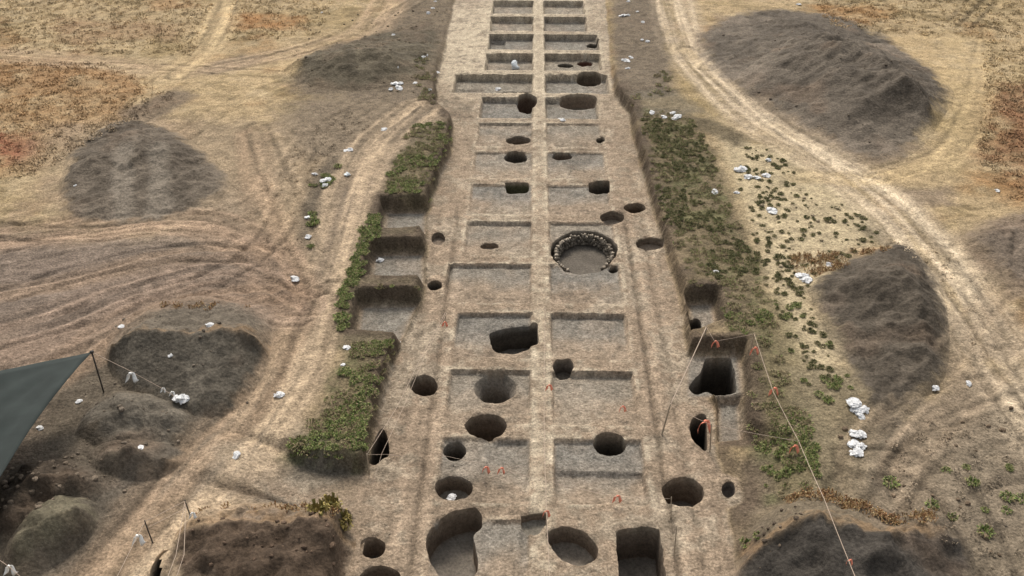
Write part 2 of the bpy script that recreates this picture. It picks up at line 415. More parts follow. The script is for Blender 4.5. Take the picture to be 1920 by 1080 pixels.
    col = mix(col, alb(112, 114, 68), sst(-.2, .6, bk) * sst(.0, .45, fbm(X * .9, Y * .9, 76, 3) + .3 * n3) * .6)
    # bank face: raw brown cut between the floor and the green top
    face = sst(-1.25, -.45, ds) * sst(.15, -.15, ds) * sst(78, 72, Y) * (1 - rampw)
    col = mix(col, alb(108, 92, 74), face * np.clip(.85 + .5 * n2, 0, 1) * .95)
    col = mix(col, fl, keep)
    # crisp speckle of clods and straw
    scr = vn(X * 5.5, Y * 1.1, 74) * .6 + vn(X * 1.2, Y * 5.0, 75) * .5
    col = col * (1 + keep * .13 * scr)[..., None]
    sp = vn(X * 4.7, Y * 4.7, 71) * .6 + vn(X * 8.9, Y * 8.9, 72) * .4
    cl = fbm(X * 1.4, Y * 1.4, 73, 4)
    col = col * (1 + .34 * sp + .14 * n3 + .22 * cl * (1 - keep))[..., None]
    return np.clip(col, .01, .8)


# ------------------------------------------------------------------ mesh helpers
def set_mesh_color(me, cols):
    at = me.color_attributes.new('soil', 'FLOAT_COLOR', 'POINT')
    buf = np.ones((len(cols), 4), np.float32); buf[:, :3] = cols
    at.data.foreach_set('color', buf.ravel())


def make_mesh(name, V, F, mat, cols=None, smooth=True):
    """F: list of int arrays (m,3) / (m,4) or one of them"""
    if not isinstance(F, list): F = [F]
    F = [np.asarray(f, np.int32) for f in F if len(f)]
    me = bpy.data.meshes.new(name)
    V = np.asarray(V, np.float32)
    me.vertices.add(len(V)); me.vertices.foreach_set('co', V.ravel())
    idx = np.concatenate([f.ravel() for f in F]); me.loops.add(len(idx)); me.loops.foreach_set('vertex_index', idx)
    tot = np.concatenate([np.full(len(f), f.shape[1], np.int32) for f in F])
    me.polygons.add(len(tot)); me.polygons.foreach_set('loop_start', np.concatenate([[0], np.cumsum(tot)[:-1]]).astype(np.int32))
    me.polygons.foreach_set('use_smooth', np.full(len(tot), smooth, bool))
    me.update(calc_edges=True)
    if cols is not None: set_mesh_color(me, cols)
    if mat: me.materials.append(mat)
    return me


def link(name, me, parent=None, loc=None):
    o = bpy.data.objects.new(name, me); COL.objects.link(o)
    if parent is not None: o.parent = parent
    if loc is not None: o.location = loc
    return o


def tag(o, label=None, cat=None, group=None, kind=None):
    if label: o['label'] = label
    if cat: o['category'] = cat
    if group: o['group'] = group
    if kind: o['kind'] = kind
    return o


def empty(name, loc):
    o = bpy.data.objects.new(name, None); COL.objects.link(o); o.location = loc
    o.empty_display_size = .2
    return o


# ------------------------------------------------------------------ materials
def nodes(m):
    m.use_nodes = True
    nt = m.node_tree
    return nt, nt.nodes, nt.links, nt.nodes['Principled BSDF']


def soil_material(name, bump=.5, scale=1.0, contrast=1.0):
    m = bpy.data.materials.new(name)
    nt, N, L, bs = nodes(m)
    geo = N.new('ShaderNodeNewGeometry')
    at = N.new('ShaderNodeAttribute'); at.attribute_name = 'soil'
    a = N.new('ShaderNodeTexNoise'); a.inputs['Scale'].default_value = 8.5 * scale; a.inputs['Detail'].default_value = 6; a.inputs['Roughness'].default_value = .7
    b = N.new('ShaderNodeTexVoronoi'); b.inputs['Scale'].default_value = 6.5 * scale
    c = N.new('ShaderNodeTexNoise'); c.inputs['Scale'].default_value = 1.3 * scale; c.inputs['Detail'].default_value = 5
    for n in (a, b, c): L.new(geo.outputs['Position'], n.inputs['Vector'])
    ra = N.new('ShaderNodeMapRange'); ra.inputs[1].default_value = .30; ra.inputs[2].default_value = .70
    ra.inputs[3].default_value = 1 - .58 * contrast; ra.inputs[4].default_value = 1 + .58 * contrast
    L.new(a.outputs['Fac'], ra.inputs[0])
    rc = N.new('ShaderNodeMapRange'); rc.inputs[1].default_value = .35; rc.inputs[2].default_value = .65
    rc.inputs[3].default_value = 1 - .10 * contrast; rc.inputs[4].default_value = 1 + .10 * contrast
    L.new(c.outputs['Fac'], rc.inputs[0])
    mu = N.new('ShaderNodeMath'); mu.operation = 'MULTIPLY'; L.new(ra.outputs[0], mu.inputs[0]); L.new(rc.outputs[0], mu.inputs[1])
    fl = N.new('ShaderNodeTexVoronoi'); fl.inputs['Scale'].default_value = 11.0; L.new(geo.outputs['Position'], fl.inputs['Vector'])
    rf = N.new('ShaderNodeMapRange'); rf.inputs[1].default_value = .10; rf.inputs[2].default_value = .24; rf.inputs[3].default_value = 1 + .55 * contrast; rf.inputs[4].default_value = 1.0
    L.new(fl.outputs['Distance'], rf.inputs[0])
    m2 = N.new('ShaderNodeMath'); m2.operation = 'MULTIPLY'; L.new(mu.outputs[0], m2.inputs[0]); L.new(rf.outputs[0], m2.inputs[1]); mu = m2
    vm = N.new('ShaderNodeVectorMath'); vm.operation = 'SCALE'; L.new(at.outputs['Color'], vm.inputs[0]); L.new(mu.outputs[0], vm.inputs['Scale'])
    L.new(vm.outputs['Vector'], bs.inputs['Base Color'])
    ad = N.new('ShaderNodeMath'); ad.operation = 'MULTIPLY_ADD'; L.new(b.outputs['Distance'], ad.inputs[0]); ad.inputs[1].default_value = -.5; L.new(a.outputs['Fac'], ad.inputs[2])
    bp = N.new('ShaderNodeBump'); bp.inputs['Strength'].default_value = bump; bp.inputs['Distance'].default_value = .16
    L.new(ad.outputs[0], bp.inputs['Height']); L.new(bp.outputs['Normal'], bs.inputs['Normal'])
    bs.inputs['Roughness'].default_value = .95
    bs.inputs['Specular IOR Level'].default_value = .12
    return m


def plain_material(name, col, rough=.8, var=.2, scale=8.0, bump=.0, spec=.2, sheen=0.0):
    m = bpy.data.materials.new(name)
    nt, N, L, bs = nodes(m)
    tc = N.new('ShaderNodeNewGeometry')
    a = N.new('ShaderNodeTexNoise'); a.inputs['Scale'].default_value = scale; a.inputs['Detail'].default_value = 4
    L.new(tc.outputs['Position'], a.inputs['Vector'])
    r = N.new('ShaderNodeMapRange'); r.inputs[1].default_value = .3; r.inputs[2].default_value = .7; r.inputs[3].default_value = 1 - var; r.inputs[4].default_value = 1 + var
    L.new(a.outputs['Fac'], r.inputs[0])
    vm = N.new('ShaderNodeVectorMath'); vm.operation = 'SCALE'; vm.inputs[0].default_value = tuple(col); L.new(r.outputs[0], vm.inputs['Scale'])
    L.new(vm.outputs['Vector'], bs.inputs['Base Color'])
    if bump:
        bp = N.new('ShaderNodeBump'); bp.inputs['Strength'].default_value = bump; bp.inputs['Distance'].default_value = .05
        L.new(a.outputs['Fac'], bp.inputs['Height']); L.new(bp.outputs['Normal'], bs.inputs['Normal'])
    bs.inputs['Roughness'].default_value = rough
    bs.inputs['Specular IOR Level'].default_value = spec
    return m


def leaf_material(name):
    m = bpy.data.materials.new(name)
    nt, N, L, bs = nodes(m)
    at = N.new('ShaderNodeAttribute'); at.attribute_name = 'soil'
    L.new(at.outputs['Color'], bs.inputs['Base Color'])
    bs.inputs['Roughness'].default_value = .8; bs.inputs['Specular IOR Level'].default_value = .15
    return m


M_SOIL = soil_material('soil', .55)
M_PIT = soil_material('pit_earth', .35, 1.0, .6)
M_SPOIL = soil_material('spoil_earth', .6, .8, .8)
M_LEAF = leaf_material('weed_leaves')
M_STRAW = leaf_material('dry_straw')
M_BAG = plain_material('white_woven_plastic', (.58, .58, .57), .7, .25, 9, .3)
M_BAGB = plain_material('pale_woven_plastic', (.62, .66, .66), .6, .12, 14, .3)
M_STONE = plain_material('pale_stone', (.27, .25, .22), .9, .35, 6, .4)
M_TARP = plain_material('green_shade_cloth', (.027, .034, .031), .85, .22, .9, .0)
M_WOOD = plain_material('weathered_wood', (.30, .24, .17), .85, .25, 10, .2)
M_DARKP = plain_material('dark_metal_pole', (.045, .04, .035), .6, .2, 10)
M_ROPE = plain_material('pale_rope', (.38, .30, .23), .9, .15, 20)
M_RED = plain_material('orange_red_ribbon', (.72, .24, .15), .6, .15, 10)
M_WRIB = plain_material('white_ribbon', (.75, .74, .70), .7, .1, 10)

# ------------------------------------------------------------------ spoil heaps (own objects, draped on the ground)
BASE = PLAT - .15
HEAPS = [
    dict(n='spoil_heap', l='largest grey spoil heap, furrowed, beside the dirt track in the yellow field', c=(118, 107, 92),
         f=[(1290, 60), (1325, 130), (1400, 190), (1480, 240), (1560, 290), (1640, 320), (1720, 292), (1768, 225), (1786, 180), (1725, 105), (1640, 42), (1540, 15), (1400, 10)],
         r=[(1400, 80, .5), (1480, 66, 1.4), (1560, 66, 2.9), (1640, 108, 2.7), (1700, 152, 2.7), (1738, 195, 1.7)], g=1.1, z=.55, b=2.6),
    dict(rough=1.6, n='spoil_heap', l='dark grey spoil heap with an orange straw rim beside the pale weedy sand', c=(102, 92, 78), b=1.3,
         f=[(1512, 545), (1540, 512), (1600, 485), (1690, 455), (1745, 500), (1770, 560), (1780, 630), (1776, 690), (1750, 730), (1680, 760), (1620, 760), (1600, 710), (1570, 650)],
         r=[(1600, 525, .8), (1650, 505, 1.5), (1700, 500, 1.9), (1725, 560, 1.4), (1735, 630, .9), (1740, 695, .5)], g=.9, z=.9),
    dict(n='spoil_heap', l='grey spoil heap with pale streaks of poured earth, at the edge of the orange grass', c=(118, 106, 90),
         f=[(112, 345), (125, 300), (160, 262), (230, 228), (320, 240), (400, 300), (432, 350), (375, 398), (310, 418), (230, 425), (120, 418)],
         r=[(140, 325, .7), (185, 290, 1.1), (240, 270, 1.35), (295, 270, 1.3), (325, 302, .9), (385, 335, .4)], g=.9, z=.85, b=1.8),
    dict(n='spoil_heap', l='steep grey spoil heap with a sandy crest, near the green canopy', c=(110, 102, 88),
         f=[(196, 660), (225, 720), (320, 765), (420, 775), (485, 715), (506, 650), (500, 600), (440, 562), (330, 556), (220, 600)],
         r=[(208, 640, 1.2), (255, 612, 1.9), (320, 618, 1.8), (380, 616, 1.8), (450, 612, 1.8), (490, 636, 1.0)], g=.8, z=.9, b=.8, back=1),
    dict(n='spoil_heap', l='low dark spoil heap with littered white bags at its foot, beyond the weedy bank', c=(112, 102, 82),
         f=[(532, 138), (585, 95), (650, 70), (740, 50), (810, 30), (838, 70), (815, 140), (750, 172), (650, 182), (570, 166)],
         r=[(570, 118, .9), (630, 104, 1.5), (700, 104, 1.4), (760, 90, 1.0), (800, 70, .6)], g=.85, z=.3, b=2.6),
    dict(rough=1.9, n='spoil_heap', l='low flattened grey mound below the steep heap with the sandy crest', c=(122, 113, 98),
         f=[(140, 810), (160, 765), (220, 730), (330, 742), (360, 790), (320, 840), (220, 850)],
         r=[(185, 775, .9), (240, 755, 1.0), (310, 772, .8)], g=.9, z=1.0),
    dict(rough=1.9, n='spoil_heap', l='small dark mound of pebbly earth where the dirt paths meet', c=(104, 95, 82),
         f=[(160, 850), (200, 820), (280, 815), (345, 838), (330, 870), (265, 895), (190, 880)],
         r=[(200, 842, .7), (260, 838, .9), (315, 848, .6)], g=.9, z=1.0),
    dict(rough=1.9, n='spoil_heap', l='rounded grey-green mound in front of the green canopy', c=(118, 110, 88),
         f=[(-10, 1075), (20, 1000), (70, 940), (130, 918), (180, 945), (170, 1000), (110, 1050), (40, 1095)],
         r=[(50, 1000, 1.1), (95, 958, 1.5), (140, 945, 1.3)], g=.8, z=1.0),
    dict(rough=2.6, n='spoil_heap', l='dark rubbly heap with loose pale stones, next to the corner of the canopy', c=(84, 73, 60),
         f=[(-60, 990), (-20, 905), (50, 862), (130, 858), (190, 890), (180, 935), (90, 985), (0, 1020)],
         r=[(0, 925, .8), (60, 888, 1.1), (130, 890, .9)], g=.9, z=1.0),
    dict(rough=1.9, n='spoil_heap', l='dark grey spoil heap with an orange straw crest, close to the rectangular deep pit', c=(84, 78, 70),
         f=[(1380, 1065), (1398, 985), (1440, 945), (1530, 915), (1620, 940), (1670, 965), (1740, 950), (1800, 985), (1830, 1080), (1760, 1190), (1560, 1240), (1400, 1190)],
         r=[(1405, 1020, .8), (1460, 980, 1.2), (1540, 960, 1.5), (1600, 980, 1.4), (1660, 1006, 1.3), (1735, 990, .8)], g=.8, z=1.0, b=.8, back=1),
    dict(rough=2.6, n='spoil_heap', l='brown mottled earth heap with yellow weeds on its corner, next to the trench edge', c=(100, 83, 66),
         f=[(318, 1040), (335, 985), (400, 945), (560, 938), (640, 945), (662, 985), (636, 1060), (610, 1180), (430, 1230), (330, 1150)],
         r=[(352, 985, .7), (430, 966, .95), (560, 966, .9), (632, 978, .6)], g=.85, z=1.0, b=.9, back=1),
    dict(n='spoil_heap', l='low grey ploughed heap behind the dirt track near the red-brown grass', c=(136, 120, 102),
         f=[(1800, 450), (1840, 415), (1930, 395), (2020, 440), (1980, 530), (1890, 530)],
         r=[(1840, 440, .3), (1900, 430, .6), (1960, 460, .4)], g=.9, z=.9, b=2.4),
]
for h in HEAPS:
    h.setdefault('b', 1.4)
    h['F'] = smooth_line(np.vstack([GP(h['f'], h['z'])] + [GP(h['f'][:1], h['z'])]), 4)[:-1]
    h['R'] = GP(h['r'], h['z']); h['H'] = [p[2] for p in h['r']]


def heap_h(h, X, Y):
    de = sd_poly(h['F'], X, Y, 3.0)
    dr, _, _s, v = polyline_d(h['R'], X, Y, 30.0, h['H'])
    n = fbm(X * .5, Y * .5, 81, 4); n2 = fbm(X * 1.9, Y * 1.9, 82, 3)
    e = np.maximum(de, 0)
    t = e / (e + dr + 1e-6)
    # fans of slumped earth run down from the crest
    rill = vn(_s * .9 + n, dr * .10, 83) + .5 * vn(_s * 2.6 + n, dr * .2, 84)
    top = v * (t ** h['g']) * (1 + .34 * n)
    ro = h.get('rough', 1.0)
    top = top + (ro * .13 * n2 + (ro - 1) * .16 * vn(X * 1.1, Y * 1.1, 94) + .12 * rill * sst(0, .5, e) + .05 * vn(X * 4, Y * 4, 85)) * sst(0, 1.0, e)
    return np.where(de > 0, np.maximum(top, 0), 0), de


def Ztop(X, Y):
    X = np.atleast_1d(np.asarray(X, float)); Y = np.atleast_1d(np.asarray(Y, float))
    z = Z(X, Y); b = np.zeros(X.shape)
    for h in HEAPS:
        hh, de = heap_h(h, X, Y)
        b = np.maximum(b, hh)
    return z + b


def on_ground(px, py, z0=0.9, it=5):
    z = z0
    for _ in range(it):
        x, y = G(px, py, z)
        z = float(Ztop([x], [y])[0])
    return x, y, z


def build_heap(h):
    F = h['F']
    st = .13 if F[:, 1].min() < 55 else .17
    xs = np.arange(F[:, 0].min() - .8, F[:, 0].max() + .8, st); ys = np.arange(F[:, 1].min() - .8, F[:, 1].max() + .8, st)
    X, Y = np.meshgrid(xs, ys)
    hh, de = heap_h(h, X, Y)
    z = Z(X, Y) + np.where(de > 0, hh + .015, -.35 * np.minimum(-de, .5))
    base = C(X, Y)
    n2 = fbm(X * .8, Y * .8, 86, 4); n3 = fbm(X * 2.6, Y * 2.6, 87, 3)
    w = sst(-.05, h['b'] * .6, de + .35 * h['b'] * n2 + .5 * n3)
    hc = alb(*h['c'])[None, None] * (1 + .30 * n2 + .26 * n3)[..., None]
    warm = sst(.1, .6, fbm(X * .35, Y * .35, 88, 3)) * .45
    hc = hc * (1 - warm[..., None]) + alb(146, 122, 98) * warm[..., None]
    dr, sg, s, v = polyline_d(h['R'], X, Y, 30.0, h['H'])
    sl = s + 1.2 * n2
    stk = vn(sl * 1.1, dr * .10, 89) + .8 * vn(sl * 2.9, dr * .16, 90) + .4 * vn(sl * 6.0, dr * .25, 91)
    hc = hc * (1 + .24 * stk)[..., None]
    drift = sst(.15, .8, vn(sl * .55, dr * .12, 92) + .5 * n2) * .55
    hc = hc * (1 - drift[..., None]) + alb(160, 144, 124) * drift[..., None]
    if 'pale streaks' in h['l']:      # earth poured down the face from a barrow
        for cpx in (228, 292):
            cc = GP([(cpx, 262, 1.9), (cpx + 4, 330, .8), (cpx + 2, 410, 0)], h['z'])
            D, SG, S, _ = polyline_d(cc, X, Y, 3.0)
            q = sst(1.0, .35, D + .5 * n2) * .75
            hc = hc * (1 - q[..., None]) + alb(160, 147, 128) * q[..., None]
    if h.get('back'):   # dry straw lies on the crest; behind its line the old field soil shows
        o_ = np.argsort(h['R'][:, 0])
        back = sst(-.25, .15, Y - np.interp(X, h['R'][o_, 0], h['R'][o_, 1]) + .25 * n3)
        w = w * (1 - .85 * back)
        b = sst(.9, .1, dr + .9 * n3 + .5 * n2) * back * .6
        base = base * (1 - b[..., None]) + alb(176, 140, 96) * b[..., None]
    col = np.clip(base * (1 - w[..., None]) + hc * w[..., None], .01, .7)
    ny, nx = X.shape
    idx = np.arange(nx * ny).reshape(ny, nx)
    ok = de > -.45
    fm = ok[:-1, :-1] & ok[1:, :-1] & ok[:-1, 1:] & ok[1:, 1:]
    f = np.stack([idx[:-1, :-1][fm], idx[:-1, 1:][fm], idx[1:, 1:][fm], idx[1:, :-1][fm]], 1)
    used = np.unique(f); rem = np.zeros(nx * ny, np.int64); rem[used] = np.arange(len(used))
    V = np.stack([X.ravel(), Y.ravel(), z.ravel()], 1)[used]
    cx, cy = F.mean(0); loc = (cx, cy, float(Z(np.array([cx]), np.array([cy]))[0]))
    me = make_mesh('spoil_heap', V - np.array(loc), rem[f], M_SPOIL, col.reshape(-1, 3)[used])
    o = link(h['n'], me, None, loc)
    tag(o, h['l'], 'spoil heap', 'spoil heaps around the trench')


for h in HEAPS:
    build_heap(h)


# ------------------------------------------------------------------ pits
def ell(cx, cy, rx, ry, n=28, rot=0.0):
    return [(cx + rx * math.cos(a) * math.cos(rot) - ry * math.sin(a) * math.sin(rot), cy + rx * math.cos(a) * math.sin(rot) + ry * math.sin(a) * math.cos(rot)) for a in [2 * math.pi * i / n for i in range(n)]]


# name, label, outline px, depth, floor scale, bowl, wall colour, floor colour, z
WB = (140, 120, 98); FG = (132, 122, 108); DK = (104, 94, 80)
PITS = [
    ('round_pit', 'deep round pit between the weedy bank and the funnel pit', ell(795, 722, 26, 20), 1.7, .92, .1, WB, DK),
    ('funnel_pit', 'round pit with a sloping funnel mouth above another wide round pit', ell(929, 729, 40, 29), 1.9, .62, .0, (150, 138, 122), DK),
    ('round_pit', 'wide round pit just below the funnel-mouthed pit', ell(911, 797, 40, 25), 1.6, .95, .1, WB, FG),
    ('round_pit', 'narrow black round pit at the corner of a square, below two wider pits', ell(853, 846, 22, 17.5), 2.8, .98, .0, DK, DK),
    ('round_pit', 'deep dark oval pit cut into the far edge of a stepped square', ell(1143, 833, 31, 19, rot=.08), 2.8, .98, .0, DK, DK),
    ('round_pit', 'shallow round pit with a grey floor and one pale stone in it', ell(851, 915, 36, 24), .75, .93, .15, WB, (150, 140, 124)),
    ('round_pit', 'round pit with a thin stake leaning at its rim', ell(1281, 922, 40, 28, rot=.1), 1.25, .93, .1, WB, FG),
    ('large_pit', 'largest irregular pit, keyhole shaped with a grey floor', [(798, 1020), (806, 998), (830, 972), (862, 960), (888, 955), (902, 966), (905, 988), (888, 1002), (893, 1030), (897, 1055), (890, 1085), (872, 1102), (840, 1100), (818, 1075), (803, 1045)], 1.15, .95, .1, WB, (140, 130, 116)),
    ('oval_pit', 'tilted oval pit touching a shallow square scoop', [(1028, 996), (1042, 988), (1065, 987), (1095, 997), (1116, 1016), (1122, 1034), (1114, 1050), (1092, 1061), (1066, 1056), (1042, 1038), (1028, 1015)], .75, .92, .2, WB, (140, 129, 114)),
    ('rectangular_pit', 'large rectangular pit with a lumpy floor and straight walls', [(1154, 994), (1180, 988), (1205, 985), (1236, 988), (1243, 1030), (1250, 1110), (1162, 1112), (1158, 1050)], 1.6, .93, .0, (124, 108, 90), (134, 124, 110)),
    ('round_pit', 'round pit at the foot of the brown earth heap', ell(699, 1026, 24, 21), .9, .75, .0, WB, DK),
    ('round_pit', 'wide round pit holding white scraps below a smaller round pit', ell(712, 1084, 40, 24), 1.2, .95, .1, WB, DK),
    ('shallow_scoop', 'shallow square scoop beside the tilted oval pit', [(976, 968), (1000, 962), (1024, 962), (1026, 976), (1018, 990), (1006, 1004), (988, 1000), (978, 985)], .22, .95, .1, WB, (150, 142, 126)),
    ('round_pit', 'small grey round pit on the central balk', ell(1056, 686, 19.5, 16), .55, .97, .0, (138, 124, 108), (128, 118, 104)),
    ('rectangular_pit', 'dark rectangular pit with uneven near edge in a dug square', [(915, 622), (935, 617), (955, 611), (985, 610), (1009, 610), (1009, 650), (985, 658), (965, 667), (938, 665), (924, 658)], 1.35, .95, .0, DK, (130, 122, 110)),
    ('rectangular_pit', 'rounded rectangular pit with a greenish wall in a shallow square', [(946, 346), (968, 345), (991, 346), (993, 354), (986, 363), (966, 364), (950, 363)], 1.1, .95, .0, (112, 108, 74), DK),
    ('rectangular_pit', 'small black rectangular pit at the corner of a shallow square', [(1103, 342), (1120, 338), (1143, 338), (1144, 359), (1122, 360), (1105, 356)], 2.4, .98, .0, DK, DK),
    ('round_pit', 'dark oval pit beside a shallow crescent scoop', ell(1190, 389.5, 21, 9.5), 2.0, .95, .0, (112, 92, 70), DK),
    ('shallow_scoop', 'crescent scoop with a pale floor above the stone-ringed pit', ell(1148, 407, 23, 12), .40, .92, .1, (134, 118, 98), (170, 152, 130)),
    ('shallow_scoop', 'half-moon scoop against the weedy bank', ell(1219, 457, 27, 12), .35, .92, .2, (140, 124, 104), (166, 148, 126)),
    ('round_pit', 'dark round pit beside a faint small hollow, one row nearer than two cut pits', ell(972, 263, 23, 9.5), 1.2, .95, .0, WB, DK),
    ('round_pit', 'round pit cut by the far edge of a square, beside the central balk', ell(967, 296, 22, 9.5), 1.3, .97, .0, DK, DK),
    ('round_pit', 'smaller round pit cut by a square edge, across the central balk from its pair', ell(1054, 294, 19, 6.5), 1.0, .96, .0, WB, DK),
    ('round_pit', 'tiny dark pit at the side of a square beside the weedy bank', ell(1126, 262, 8.5, 5.5), .9, .95, .0, DK, DK),
    ('round_pit', 'deep brown round pit against the central balk', ell(988, 199, 19, 15), 1.3, .9, .0, (128, 104, 84), (120, 96, 80)),
    ('round_pit', 'wide half-moon pit under the far wall of a square', ell(1084, 196, 36, 10), .6, .8, .2, WB, (126, 114, 98)),
    ('round_pit', 'round pit with a raised earth collar in a deep square', ell(1104, 154, 23, 7.5), 1.0, .9, .0, (130, 112, 90), DK),
    ('round_pit', 'thin dark oval pit in a deep square with a reddish hollow', ell(1060, 123, 15, 4), .8, .9, .0, DK, DK),
    ('round_pit', 'dark oval pit at the trench side next to far deep squares', ell(1112, 86, 12, 4.5), .7, .9, .0, DK, (100, 80, 66)),
    ('round_pit', 'reddish oval pit cutting the side of a deep square', ell(1097, 107, 15, 4.5), .35, .9, .0, (122, 84, 66), (122, 84, 66)),
    ('round_pit', 'small pit with a pale stone beside the weedy balk', ell(815, 535, 14, 9), .9, .9, .0, DK, DK),
    ('shallow_scoop', 'faint round scoop beside the first annex in the weedy bank', ell(822, 447, 13, 12), .30, .93, .1, (138, 120, 100), (152, 134, 114)),
    ('shallow_scoop', 'small arched scoop in a square beside the stone-ringed pit', ell(918, 461, 18, 7), .30, .9, .2, WB, (166, 150, 130)),
    ('round_pit', 'black hollow at the open mouth of the stone-ringed pit', ell(1150, 507, 9, 5), .9, .9, .0, DK, DK),
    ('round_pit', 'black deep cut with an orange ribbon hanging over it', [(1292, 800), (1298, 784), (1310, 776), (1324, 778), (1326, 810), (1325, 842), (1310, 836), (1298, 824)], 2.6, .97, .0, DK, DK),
    ('shallow_scoop', 'small grey niche at the trench side by the far weeds', ell(1366, 917, 13, 15), .45, .85, .1, (128, 116, 104), (128, 116, 104)),
    ('round_pit', 'dark round hollow below the annex in the weedy bank', ell(1303, 612, 13, 15), .9, .85, .1, DK, DK),
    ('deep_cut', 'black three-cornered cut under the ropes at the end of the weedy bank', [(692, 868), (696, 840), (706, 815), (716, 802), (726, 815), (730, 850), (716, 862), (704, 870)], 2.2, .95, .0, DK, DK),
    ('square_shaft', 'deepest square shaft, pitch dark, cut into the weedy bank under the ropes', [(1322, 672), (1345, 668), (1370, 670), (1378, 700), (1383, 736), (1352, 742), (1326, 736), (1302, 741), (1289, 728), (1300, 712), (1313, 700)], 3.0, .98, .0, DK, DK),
]
EXTRA = [('deep_cut', 'black cut beside the brown heap where two ropes cross', [(287, 1066), (300, 1042), (318, 1034), (336, 1046), (332, 1085), (318, 1105), (280, 1100)], 2.0, .95, .0, DK, DK)]
KILN = ell(1095, 470, 63, 41)
PITW = []          # outlines in the world, for the holes of the ground


def resample(P, n):
    P = np.vstack([P, P[:1]])
    s = np.concatenate([[0], np.cumsum(np.hypot(*np.diff(P, axis=0).T))])
    t = np.linspace(0, s[-1], n, endpoint=False)
    return np.stack([np.interp(t, s, P[:, 0]), np.interp(t, s, P[:, 1])], 1)


def outline_world(pts, rect):
    z = 0.0
    cx, cy = np.mean(pts, 0)
    for _ in range(4):
        x, y = G(cx, cy, z); z = float(Z(np.array([x]), np.array([y]))[0])
    z = z if z < .3 else z * .9
    P = GP(pts, z)
    if not rect:
        P = smooth_line(np.vstack([P, P[:1]]), 3)[:-1]
    area = .5 * np.sum(P[:, 0] * np.roll(P[:, 1], -1) - P[:, 1] * np.roll(P[:, 0], -1))
    if area < 0: P = P[::-1]
    P = resample(P, 72)
    for _ in range(2 if rect else 1):
        P = (P * 2 + np.roll(P, 1, 0) + np.roll(P, -1, 0)) / 4
    c = P.mean(0)
    r = P - c
    a = np.arctan2(r[:, 1], r[:, 0])
    P = c + r * (1 + .03 * vn(a * 3 + c[0], a * 0 + c[1], 5) + .02 * vn(a * 9 + c[0], a * 0 + c[1], 6) + .014 * vn(a * 20 + c[0], a * 0 + c[1], 7))[:, None]
    return P


def ring_normals(P):
    t = np.roll(P, -1, 0) - np.roll(P, 1, 0)
    n = np.stack([t[:, 1], -t[:, 0]], 1)
    return n / (np.linalg.norm(n, axis=1)[:, None] + 1e-9)


def rings_mesh(name, rings, cols, mat, loc, close=None, ccol=None, drop=False, me_i=-1):
    n = len(rings[0])
    V = np.vstack(rings); Cc = np.vstack(cols)
    F = []
    for k in range(len(rings) - 1):
        i = np.arange(n); j = (i + 1) % n
        F.append(np.stack([k * n + i, k * n + j, (k + 1) * n + j, (k + 1) * n + i], 1))
    F = [np.vstack(F)[:, ::-1]]
    if drop:      # a rim stops where it meets the mouth of a neighbouring pit
        bad = np.zeros(len(V), bool)
        for i_, P in enumerate(OUTL):
            if i_ != me_i: bad |= sd_poly(P, V[:, 0], V[:, 1], 1.0) > .02
        F = [F[0][~bad[F[0]].any(1)]]
    if close is not None:
        V = np.vstack([V, close[None]]); Cc = np.vstack([Cc, ccol[None]])
        b = (len(rings) - 1) * n; i = np.arange(n)
        F.append(np.stack([b + i, b + (i + 1) % n, np.full(n, len(V) - 1)], 1)[:, ::-1])
    return make_mesh(name, V - np.array(loc), F, mat, Cc)


